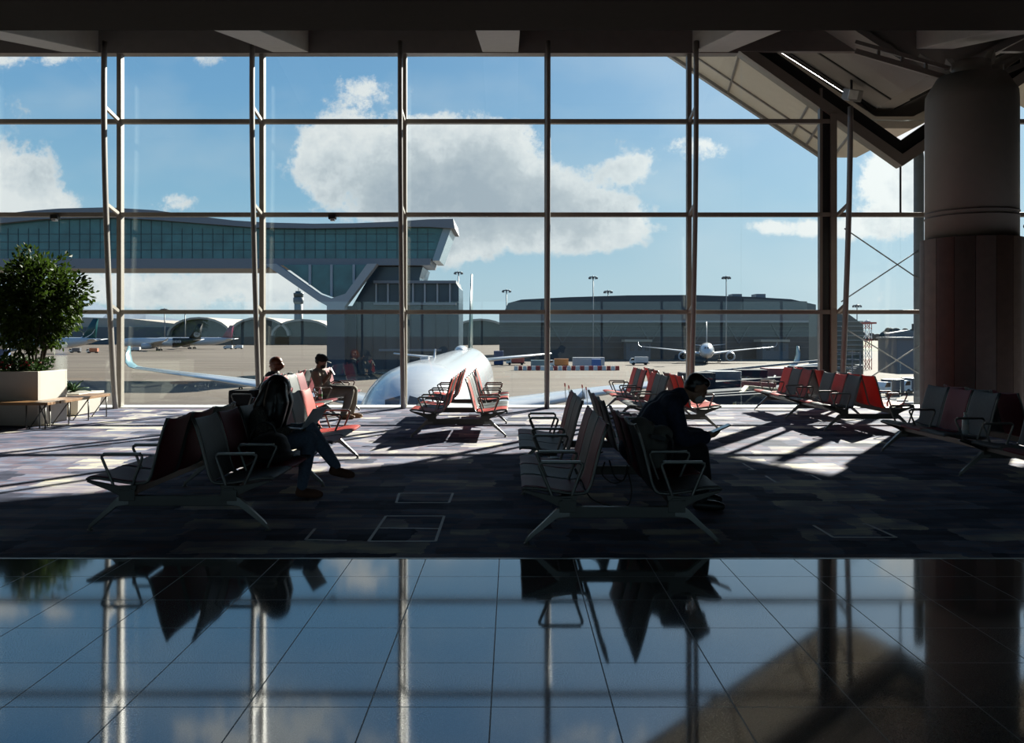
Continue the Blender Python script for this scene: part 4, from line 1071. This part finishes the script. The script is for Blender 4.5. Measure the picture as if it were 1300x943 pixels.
# ---------------- distant left: concourse with barrel vaults, control tower, mountain
HD = 900.0
hg = thing('concourse', 'distant concourse with a row of arched dark glass ends under pale roofs', 'building', (W(200, 437, HD).x, HD, GZ)); oo = hg.location.copy()
HR = mat('vault_roof', (.40, .34, .28), .7); HG = mat('vault_glass', (.035, .055, .062), .3, var=.2, scale=.05)
def hprism(pts, d0, d1, name, m):
    c = MB(); c.prism([((W(a, b, HD) - oo).x, (W(a, b, HD) - oo).z) for a, b in pts], d0 - oo.y, d1 - oo.y); return c.build(name, m, hg)
hprism([(-150, 402), (60, 401), (150, 404), (214, 411), (214, 437), (-150, 437)], HD + 30, HD + 200, 'hall', HR)
hprism([(-150, 415), (214, 415), (214, 437), (-150, 437)], HD + 20, HD + 40, 'hall_front', mat('hall_front', (.10, .11, .12), .5))
for xc, wd, h0 in ((256, 38, 405), (331, 36, 405), (386, 37, 407.5), (460, 36, 407), (535, 36, 407), (610, 36, 407)):
    arc = [(xc + wd * math.cos(PI * t / 12), 426 - (426 - h0) * math.sin(PI * t / 12)) for t in range(13)]
    hprism([(xc + wd, 437)] + arc + [(xc - wd, 437)], HD, HD + 150, 'vault_end', HG)
    arc2 = [(xc + (wd + 3) * math.cos(PI * t / 12), 426 - (426 - h0 + 2.5) * math.sin(PI * t / 12)) for t in range(13)]
    hprism(arc2 + arc[::-1], HD - 8, HD + 160, 'vault_roof', HR)
ct = thing('control_tower', 'distant airport control tower rising above the concourse', 'tower', (W(379, 437, 1300).x, 1300, GZ)); oo = ct.location.copy()
s_ = 1300 / F; hz = lambda y: EYE - (y - CY) * s_ - GZ
CTM = mat('tower_grey', (.12, .15, .17), .6)
MB().lathe([(6.5, 0), (6.0, hz(384)), (5.2, hz(384))], n=20).build('shaft', CTM, ct)
MB().lathe([(6, hz(386)), (7.5, hz(383)), (7.5, hz(378)), (6.2, hz(377.5))], n=20).build('gallery', CTM, ct)
MB().lathe([(6.3, hz(378)), (7.2, hz(373)), (7.2, hz(372)), (4.5, hz(371.5)), (4.5, hz(369.5)), (0, hz(369.5))], n=20).build('cab', mat('tower_cab', (.05, .08, .09), .25), ct)
MB().tube([(0, 0, hz(370)), (0, 0, hz(364))], .5, 6).build('mast', CTM, ct)
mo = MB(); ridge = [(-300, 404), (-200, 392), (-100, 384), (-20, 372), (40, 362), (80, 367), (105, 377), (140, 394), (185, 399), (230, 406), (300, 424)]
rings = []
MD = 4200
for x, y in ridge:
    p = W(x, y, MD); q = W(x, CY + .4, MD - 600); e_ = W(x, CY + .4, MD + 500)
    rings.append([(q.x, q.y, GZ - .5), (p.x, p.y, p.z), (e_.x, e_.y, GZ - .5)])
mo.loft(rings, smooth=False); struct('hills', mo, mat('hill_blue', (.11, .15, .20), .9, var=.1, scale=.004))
# treeline and low buildings far right
trd = MB(); rt = random.Random(5)
for q in range(110):
    x = 1075 + q * 2.6 + rt.uniform(-3, 3); p = W(x, 424, 1500); h = rt.uniform(7, 14) + (6 if abs(x - 1128) < 10 or x > 1158 and x < 1175 else 0)
    trd.ball((p.x, 1500 + rt.uniform(-30, 30), GZ + h * .5), (rt.uniform(6, 10), 8, h * .62), 8)
tag(trd.build('treeline', mat('far_trees', (.055, .07, .065), .9, var=.2, scale=.1)), 'hazy dark treeline beyond the grass at far right', 'trees', kind='stuff')
fb = thing('airfield_hall', 'low hazy hall among the trees beyond the grass at far right', 'building', (W(1150, 430, 1450).x, 1450, GZ))
MB().box((0, 0, 6), (60, 20, 12)).build('walls', mat('far_wall', (.22, .22, .24), .8), fb); c = MB(); c.prism([(-31, 12), (31, 12), (0, 17)], -11, 11); c.build('roof', BGREY, fb)

# ---------------- light masts
MASTM = mat('mast_steel', (.16, .17, .18), .5)
for x, yt, d, lab in ((582, 344, 300, 'tall light mast with two lamp rings beside the dark bridge tower'), (643, 367, 485, 'light mast left of the terminal roof end'), (753, 350, 340, 'tallest light mast in front of the terminal, left of centre window joint'), (772, 368, 520, 'short far light mast just right of the tallest terminal mast'),
                      (922, 350, 340, 'light mast above the terminal over the facing airliner'), (1088, 386, 420, 'light mast beyond the louvred building'), (209, 391, 740, 'left one of two thin masts before the concourse'), (235, 393, 760, 'right one of two thin masts before the concourse'), (430, 470, 0, '')):
    if not d: continue
    p = W(x, yt, d); lm = thing('light_mast', lab, 'light mast', (p.x, d, GZ), group='apron light masts'); h = p.z - GZ; s_ = d / F
    MB().tube([(0, 0, 0), (0, 0, h)], [.9 * s_, .55 * s_], 8).build('pole', MASTM, lm)
    def ring(z, rr):
        c = MB(); c.lathe([(.6 * s_, z - .8 * s_), (rr, z - .3 * s_), (rr, z + .3 * s_), (.5 * s_, z + .8 * s_)], n=14)
        for q in range(8):
            c.box((rr * math.cos(q * PI / 4), rr * math.sin(q * PI / 4), z - 1.6 * s_), (1.8 * s_, 1.4 * s_, 2.2 * s_))
        c.build('lamp_ring', MASTM, lm)
    ring(h - 1.5 * s_, 5 * s_)
    if x == 582: ring(h - 21 * s_, 3.6 * s_)
# red and white lattice tower
lt = thing('lattice_tower', 'red and white lattice tower beyond the X-braced window', 'tower', (W(1101, 455, 260).x, 260, GZ)); oo = lt.location.copy()
RED = mat('signal_red', (.40, .06, .05), .6); hz = lambda y: EYE - (y - CY) * 260 / F - GZ
for q, (y0, y1) in enumerate(((470, 455), (455, 442), (442, 430), (430, 418), (418, 410))):
    c = MB(); z0, z1 = hz(y0), hz(y1)
    for sx in (-1, 1):
        for sy in (-1, 1): c.bar((sx * .9, sy * .9, max(z0, 0)), (sx * .9, sy * .9, z1), .16, .16)
        c.bar((-.9, sx * .9, max(z0, 0)), (.9, sx * .9, z1), .12, .12); c.bar((.9, sx * .9, max(z0, 0)), (-.9, sx * .9, z1), .12, .12)
    c.build('section', RED if q % 2 == 0 else WHITEP, lt)
MB().box((0, 0, hz(410)), (4.2, 3, .5)).build('platform', RED, lt); MB().lathe([(.6, hz(410)), (1.0, hz(408)), (0, hz(406))], n=12).build('radar', WHITEP, lt)
# service box building and trucks at right
sb = thing('service_building', 'grey box building with a dark sign beyond the X-braced window', 'building', (W(1155, 452, 190).x, 190, GZ)); oo = sb.location.copy()
box_px('walls', sb, 1139, 429, 1172, 475, 190, 200, mat('service_grey', (.17, .17, .18), .6), oo); box_px('roof', sb, 1138, 428, 1173, 430, 189.6, 200.4, BGREY, oo); box_px('sign', sb, 1159, 411, 1163, 419, 189.6, 190.2, BLACK, oo)
c = MB(); a = W(1161, 419, 190) - oo; c.tube([a + Vector((0, 0, -2)), a], .12, 6); c.build('sign_post', MASTM, sb)

# ---------------- service road: barriers, containers, vehicles
BR = 255.0
b0 = MB(); b0.prism([(-.58, 0), (.58, 0), (.55, .5), (.52, 1.25), (-.52, 1.25), (-.55, .5)], -.35, .35); bme = {'w': b0.mesh('barrier', WHITEP)}
b0 = MB(); b0.prism([(-.58, 0), (.58, 0), (.55, .5), (.52, 1.25), (-.52, 1.25), (-.55, .5)], -.35, .35); bme['r'] = b0.mesh('barrier', RED)
for q in range(24):
    p = W(655 + q * 5.6, 470, BR); kk = 'r' if q % 2 else 'w'
    ob = put('road_barrier', bme[kk], None, (p.x, BR + (q % 3) * .1, GZ))
    tag(ob, ('red' if q % 2 else 'white') + ' plastic barrier in the chequered row along the service road', 'barrier', ('red' if q % 2 else 'white') + ' road barriers')
def container(label, x, wpx, hpx, col, d=262, name='cargo_container'):
    p = W(x, 470, d); s = d / F; t = thing(name, label, 'container', (p.x, d, GZ)); w_, h_ = wpx * s, hpx * s
    c = MB(); c.box((0, 0, h_ / 2 + .25), (w_, 2.6, h_)); n_ = int(w_ / .6)
    for q in range(n_): c.box((-w_ / 2 + .3 + q * .6, -1.32, h_ / 2 + .25), (.22, .06, h_ * .86))
    c.build('box', mat('cont_%s' % name + str(col), col, .6), t); MB().box((0, 0, .14), (w_ * .96, 2.3, .26)).build('skid', BLACK, t)
container('white cargo container behind the barriers', 747, 40, 13, (.42, .42, .42), 270)
container('blue cargo container in front of the white one', 757, 11, 12, (.02, .10, .30), 262)
container('teal cargo container behind the left end of the barriers', 684, 20, 10, (.12, .22, .25), 266)
container('dark blue container left of the tail plane tip', 633, 12, 17, (.02, .06, .16), 300)
WHL = mat('tyre', (.015, .015, .015), .8)
def truck(label, x, y, d, col, L_=6.5, rz=0, cat='truck', name='service_truck'):
    p = W(x, y, d); t = thing(name, label, cat, (p.x, d, GZ), rz)
    m = mat('paint_' + '_'.join('%02d' % int(v * 99) for v in col), col, .4)
    MB().box((.6, 0, 1.75), (L_ - 2.2, 2.2, 1.9)).build('cargo_body', m, t, bevel=.05)
    c = MB(); c.prism([(-L_ / 2, .6), (-L_ / 2 + 1.9, .6), (-L_ / 2 + 1.9, 2.3), (-L_ / 2 + .5, 2.3), (-L_ / 2, 1.5)], -1.05, 1.05); c.build('cab', WHITEP, t)
    c = MB(); c.prism([(-L_ / 2 + .02, 1.5), (-L_ / 2 + .5, 2.2), (-L_ / 2 + 1.4, 2.2), (-L_ / 2 + 1.4, 1.5)], -1.07, 1.07); c.build('cab_window', DARKG, t)
    MB().box((0, 0, .6), (L_ * .96, 1.7, .3)).build('chassis', BLACK, t)
    for sx in (-L_ * .32, L_ * .30):
        for sy in (-1, 1): MB().tube([(sx, sy * .75, .45), (sx, sy * 1.08, .45)], .45, 14).build('wheel', WHL, t)
truck('orange topped service truck right of the first window joint', 710, 466, 276, (.45, .18, .05))
truck('red baggage tractor beside the tail plane tip', 655, 466, 300, (.40, .08, .06))
truck('white truck beside the nose-on airliner', 812, 462, 300, (.5, .5, .5))
truck('white service van parked before the arched concourse, left', 290, 440, 620, (.55, .55, .55))
truck('white service van parked before the arched concourse, right', 303, 440, 630, (.50, .52, .55))
truck('dark tug parked under the teal tailed airliner', 96, 446, 500, (.10, .10, .11))
truck('orange tug parked under the teal tailed airliner', 118, 446, 490, (.35, .12, .06))
truck('white catering truck by the spiral tailed airliner', 172, 446, 540, (.45, .45, .45))
for x, d, lab in ((1130, 150, 'dark car on the sunlit stand beyond the X-braced window, left'), (1155, 155, 'dark car on the sunlit stand beyond the X-braced window, right')):
    truck(lab, x, 470, d, (.06, .07, .09), 5.2, .5, 'van', 'service_van')
for x, lab in ((828, 'l'), (930, 'r')): pass

# ---------------- boarding bridge and stairs to the right of the aircraft
jb = thing('boarding_bridge', 'boarding bridge of railings and grey decks outside the window right of centre', 'boarding bridge', (9.0, 52.0, GZ)); J = jb.location.copy()
JG = mat('jetty_grey', (.14, .155, .175), .7, spec=.2); JD = mat('jetty_dark', (.022, .030, .042), .85, spec=.1); JW = mat('jetty_white', (.62, .63, .64), .4); JR = mat('jetty_red', (.28, .07, .07), .5)
def jbar(x0, y0, d0, x1, y1, d1, w_, h_, name, m):
    c = MB(); c.bar(W(x0, y0, d0) - J, W(x1, y1, d1) - J, w_, h_); return c.build(name, m, jb)
jbar(868, 499, 46, 1046, 474, 72, 2.0, .2, 'deck', JD); jbar(868, 482, 45, 1046, 462, 71, .16, .22, 'handrail', JW); jbar(868, 489, 45, 1046, 467, 71, .08, .1, 'handrail', JG); jbar(868, 475, 47.5, 1046, 457, 73.5, .12, .14, 'handrail', JG)
jbar(890, 484, 46, 985, 490, 46, .12, .3, 'red_rail', JR); jbar(905, 492, 46, 1005, 484, 60, .12, .24, 'red_rail', JR); jbar(880, 505, 44, 1046, 488, 60, 2.2, 1.6, 'tunnel', JD); jbar(880, 497, 43, 1046, 481, 59, .3, .2, 'tunnel_edge', JG)
for q in range(3):
    jbar(872, 508 + 3 * q, 40 - q, 1046, 494 + 4 * q, 52 - q, 1.2, .7, 'canopy_slab', JD); jbar(872, 503 + 4 * q, 39.2 - q, 1046, 489 + 5 * q, 51.2 - q, .1, .08, 'handrail', (JG, JW, JG)[q])
for q in range(9):
    x = 885 + q * 18; jbar(x, 506 - q * 1.3, 41 + q, x + 9, 484 - q * 1.4, 46 + q, .09, .09, 'brace', JG)
for q in range(5):
    x = 884 + q * 34; c = MB(); a = W(x, 492 - q * 3, 44 + 3 * q) - J
    c.box(a, (1.6, 1.4, 1.5)); c.build('equipment_box', (JD, JG, JD, JR, JD)[q], jb, bevel=.08)
for q in range(16):
    t = q / 15; x = 870 + 175 * t; d = 45 + 26 * t
    jbar(x, 482 - 20 * t, d, x, 499 - 27 * t, d, .07, .07, 'rail_post', JG)
for q in range(6):
    t = q / 5; x = 880 + 160 * t; d = 43 + 16 * t; zt = W(x, 505 - 17 * t, d)
    c = MB(); c.bar(Vector((zt.x, d, zt.z)) - J, Vector((zt.x, d, GZ)) - J, .35, .35); c.build('support_leg', JG, jb)
jbar(930, 514, 40, 948, 492, 44, .22, .22, 'yellow_brace', mat('brace_yellow', (.36, .33, .20), .6)); jbar(948, 492, 44, 1000, 497, 44, .22, .22, 'yellow_brace', MATS['brace_yellow'])
# dark flat roof of the next stand, right of the joint
rf = thing('stand_roof', 'dark blue low roof below the X-braced window', 'roof', (W(1130, 500, 60).x, 60, GZ)); o2 = rf.location.copy()
c = MB(); a, b = W(1066, 490, 52), W(1190, 486, 52); c.span((a.x - o2.x, -14, 4.2), (b.x + 6 - o2.x, 16, 4.9)); c.build('roof_slab', JD, rf)
c = MB(); c.span((a.x + 1 - o2.x, -12, 0), (b.x + 5 - o2.x, 14, 4.2)); c.build('walls', JG, rf)
c = MB()
for q in range(14): c.span((a.x - o2.x, -13.6 + q * 2.1, 4.9), (b.x + 6 - o2.x, -13.2 + q * 2.1, 5.05))
c.build('roof_seam', JG, rf)
st_ = thing('boarding_stairs', 'grey steel boarding stairs beyond the X-braced window', 'stairs', (W(1080, 480, 95).x, 95, GZ)); o3 = st_.location.copy()
for x0 in (1062, 1072, 1082, 1092):
    c = MB(); c.bar(W(x0, 446, 95) - o3, W(x0, 492, 95) - o3, .12, .12); c.build('post', JG, st_)
for y in (447, 456, 466): c = MB(); c.bar(W(1062, y, 95) - o3, W(1093, y + 1, 95) - o3, .1, .12); c.build('rail', JG, st_)
c = MB()
for q in range(12): c.box(W(1064 + q * 2.5, 490 - q * 2.4, 95.5) - o3, (.5, 1.6, .08))
c.bar(W(1062, 493, 95.2) - o3, W(1094, 464, 95.2) - o3, .1, .3); c.build('steps', JG, st_)

# ---------------- outside steel post and cross cables close to the glass
xp = W(1166.5, 300, 23.0)
struct('trim_30', MB().lathe([(.125, -8.5), (.125, 6.1), (.10, 6.3), (0, 6.3)], (xp.x, 23.0, 0), n=20), mat('outside_post', (.12, .14, .16), .5))
for q, (x0, y0, x1, y1) in enumerate(((1072, 290, 1172, 358), (1068, 383, 1172, 314), (1068, 414, 1176, 480), (1100, 482, 1176, 433))):
    struct('trim_%d' % (31 + q), MB().tube([W(x0, y0, 22.9), W(x1, y1, 22.9)], .017, 6), MASTM if q < 2 else BSTEEL)
# red tipped marker poles outside the sill
for q, (x, y0) in enumerate(((719, 486), (724, 489), (741, 488), (746, 491))):
    b = W(x, 520, 20.15); b.z = .02; s = thing('marker_pole', ['thin red-tipped pole outside the sill, leftmost of four', 'thin red-tipped pole outside the sill, second of four', 'thin red-tipped pole outside the sill, third of four', 'thin red-tipped pole outside the sill, rightmost of four'][q], 'pole', b, group='red-tipped poles outside the sill')
    h = EYE - (y0 - CY) * 20.15 / F - .02
    MB().tube([(0, 0, 0), (-.03, 0, h * .85)], .009, 6).build('pole', MASTM, s); MB().tube([(-.03, 0, h * .84), (-.036, 0, h)], .017, 6).build('tip', RED, s)
# ------------------------------------------------------------------ sky, sun, camera
SUN_EL, SUN_AZ = R(25), R(31)      # elevation; azimuth to the right of straight ahead
wld = bpy.data.worlds.new('sky'); SC.world = wld; wld.use_nodes = True
nt = wld.node_tree; nt.nodes.clear(); L = nt.links.new
out = node(nt, 'ShaderNodeOutputWorld'); bg = node(nt, 'ShaderNodeBackground'); L(bg.outputs[0], out.inputs[0])
tc = node(nt, 'ShaderNodeTexCoord'); sp = node(nt, 'ShaderNodeSeparateXYZ'); L(tc.outputs['Generated'], sp.inputs[0])
def M(op, a, b=None, c=None, clamp=False):
    n = node(nt, 'ShaderNodeMath', operation=op); n.use_clamp = clamp
    for i, v in enumerate((a, b, c)):
        if v is None: continue
        if isinstance(v, (int, float)): n.inputs[i].default_value = v
        else: L(v, n.inputs[i])
    return n.outputs[0]
def ramp(fac, stops):
    cr = node(nt, 'ShaderNodeValToRGB'); e = cr.color_ramp.elements
    e[0].position, e[0].color = stops[0][0], (*stops[0][1], 1); e[1].position, e[1].color = stops[-1][0], (*stops[-1][1], 1)
    for p, c in stops[1:-1]: x = e.new(p); x.color = (*c, 1)
    L(fac, cr.inputs[0]); return cr.outputs[0]
base = ramp(sp.outputs['Z'], [(0.0, (.52, .66, .72)), (.06, (.45, .63, .73)), (.14, (.29, .52, .70)), (.25, (.19, .41, .66)), (.38, (.14, .33, .60)), (.7, (.09, .22, .48)), (1, (.07, .17, .40))])
# brighter towards the sun
sd = Vector((math.sin(SUN_AZ) * math.cos(SUN_EL), math.cos(SUN_AZ) * math.cos(SUN_EL), math.sin(SUN_EL)))
dt = node(nt, 'ShaderNodeVectorMath', operation='DOT_PRODUCT'); L(tc.outputs['Generated'], dt.inputs[0]); dt.inputs[1].default_value = sd
glow = M('MULTIPLY', M('POWER', M('MAXIMUM', dt.outputs['Value'], 0.0), 12.0), .38)
# clouds: lumpy banks placed by direction (tangent of azimuth, tangent of elevation)
yy = M('MAXIMUM', sp.outputs['Y'], .02)
u = M('DIVIDE', sp.outputs['X'], yy); v = M('DIVIDE', sp.outputs['Z'], yy)
cuv = node(nt, 'ShaderNodeCombineXYZ'); L(u, cuv.inputs[0]); L(v, cuv.inputs[1])
def fbm(scale, detail, rough, seed, stretch=(1, 1, 1)):
    mp = node(nt, 'ShaderNodeMapping'); mp.inputs['Location'].default_value = (seed, seed * .7, 0); mp.inputs['Scale'].default_value = stretch
    L(cuv.outputs[0], mp.inputs[0])
    n = node(nt, 'ShaderNodeTexNoise'); n.inputs['Scale'].default_value = scale; n.inputs['Detail'].default_value = detail; n.inputs['Roughness'].default_value = rough
    L(mp.outputs[0], n.inputs['Vector']); return n.outputs['Fac']
n1 = fbm(8, 12, .62, 3.1); n2 = fbm(30, 10, .72, 8.3); n3 = fbm(5, 5, .5, 1.7, (1, 1.8, 1))
lump = M('ADD', M('MULTIPLY', M('SUBTRACT', n1, .5), 2.5), M('MULTIPLY', M('SUBTRACT', n2, .5), 1.7))
# bank = (x, y, half width, half height) in the 1300 px frame
banks = [(445, 225, 72, 66, 1.0), (520, 205, 80, 62, 1.0), (600, 222, 95, 56, 1.0), (690, 258, 72, 38, 1.0), (762, 276, 58, 22, .95), (468, 112, 38, 22, .62), (50, 262, 55, 18, .8), (12, 222, 26, 30, .75), (640, 172, 50, 20, .5), (720, 300, 95, 22, .8),
         (802, 212, 30, 20, .8), (885, 188, 48, 22, .85), (428, 190, 46, 30, .7), (985, 290, 70, 15, .75), (1120, 225, 44, 38, .8), (1060, 290, 60, 18, .7), (1180, 240, 70, 60, .8), (575, 315, 40, 24, .8), (10, 258, 62, 36, .85), (215, 258, 40, 20, .7), (60, 75, 90, 14, .6), (250, 72, 45, 14, .6), (60, 205, 20, 26, .4),
         (250, 372, 170, 32, .62), (90, 360, 100, 26, .6), (360, 350, 70, 30, .6), (1100, 370, 80, 20, .5), (1250, 130, 120, 90, .7), (-110, 170, 90, 80, .8), (-160, 40, 150, 80, .8), (300, -90, 180, 60, .7), (800, -140, 240, 80, .7), (1180, -80, 160, 70, .7)]
den = None; core = None
for x, y, a, b, wgt in banks:
    cu, cv, ru, rv = (x - CX) / F, (CY - y) / F, a / F, b / F
    du = M('MULTIPLY_ADD', u, 1 / ru, -cu / ru); dv = M('MULTIPLY_ADD', v, 1 / rv, -cv / rv)
    d2 = M('ADD', M('MULTIPLY', du, du), M('MULTIPLY', dv, dv))
    g_ = M('MULTIPLY', M('POWER', 2.718, M('MULTIPLY', d2, -.75)), wgt)
    den = g_ if den is None else M('ADD', den, g_)
    if b > 30 and 380 < x < 800 and wgt > .85:
        # the belly of the bank lies a little below its middle
        dv2 = M('ADD', dv, .35); d3 = M('ADD', M('MULTIPLY', du, du), M('MULTIPLY', dv2, dv2))
        h_ = M('POWER', 2.718, M('MULTIPLY', d3, -1.3)); core = h_ if core is None else M('ADD', core, h_)
dens = M('ADD', M('MINIMUM', den, 1.08), M('MULTIPLY', lump, .85))
front = M('GREATER_THAN', sp.outputs['Y'], .05)
cov = node(nt, 'ShaderNodeMapRange', interpolation_type='SMOOTHSTEP'); L(dens, cov.inputs['Value']); cov.inputs['From Min'].default_value = .46; cov.inputs['From Max'].default_value = .82
covf = M('MULTIPLY', cov.outputs[0], front)
th = M('ADD', M('MULTIPLY', M('MINIMUM', core, 1.3), .50), M('ADD', M('MULTIPLY', M('SUBTRACT', n1, .5), 2.2), M('MULTIPLY', M('SUBTRACT', n2, .5), 1.1)))
ccol = ramp(th, [(0, (.88, .88, .87)), (.25, (.72, .75, .77)), (.5, (.53, .58, .62)), (.9, (.40, .46, .52))])
mx = node(nt, 'ShaderNodeMixRGB'); L(M('MULTIPLY', covf, .94), mx.inputs[0]); L(base, mx.inputs[1]); L(ccol, mx.inputs[2])
# thin veil
veil = M('MULTIPLY', M('MULTIPLY', M('SUBTRACT', n3, .45, clamp=True), .9), front)
mv = node(nt, 'ShaderNodeMixRGB'); L(veil, mv.inputs[0]); L(mx.outputs[0], mv.inputs[1]); mv.inputs[2].default_value = (.72, .78, .80, 1)
gl = node(nt, 'ShaderNodeMixRGB', blend_type='ADD'); gl.inputs[0].default_value = 1; L(mv.outputs[0], gl.inputs[1])
gc = node(nt, 'ShaderNodeMixRGB', blend_type='MULTIPLY'); gc.inputs[0].default_value = 1; L(glow, gc.inputs[1]); gc.inputs[2].default_value = (1, .97, .9, 1); L(gc.outputs[0], gl.inputs[2])
L(gl.outputs[0], bg.inputs[0]); bg.inputs[1].default_value = 1.0
sl_ = bpy.data.lights.new('sun', 'SUN'); sl_.energy = 17.0; sl_.angle = R(.53); sl_.color = (1, .93, .82)
so = bpy.data.objects.new('sun', sl_); COL.objects.link(so); so.location = (40, 60, 60)
so.rotation_euler = (-sd).to_track_quat('-Z', 'Y').to_euler()
cd = bpy.data.cameras.new('camera'); cam = bpy.data.objects.new('camera', cd); COL.objects.link(cam); SC.camera = cam
cam.location = (0, 0, EYE); cam.rotation_euler = (R(90), 0, 0)
cd.sensor_fit = 'HORIZONTAL'; cd.sensor_width = 36; cd.lens = 36 * F / 1300; cd.shift_x = 0; cd.shift_y = (CY - 943 / 2) / 1300
cd.clip_end = 9000; cd.clip_start = .05
vs = SC.view_settings; vs.view_transform = 'Standard'; vs.look = 'None'; vs.gamma = 1; vs.exposure = 0; vs.use_curve_mapping = False
SC.cycles.max_bounces = 10; SC.cycles.transparent_max_bounces = 24; SC.cycles.sample_clamp_indirect = 6; SC.cycles.use_denoising = True
SC.cycles.caustics_reflective = False; SC.cycles.caustics_refractive = False
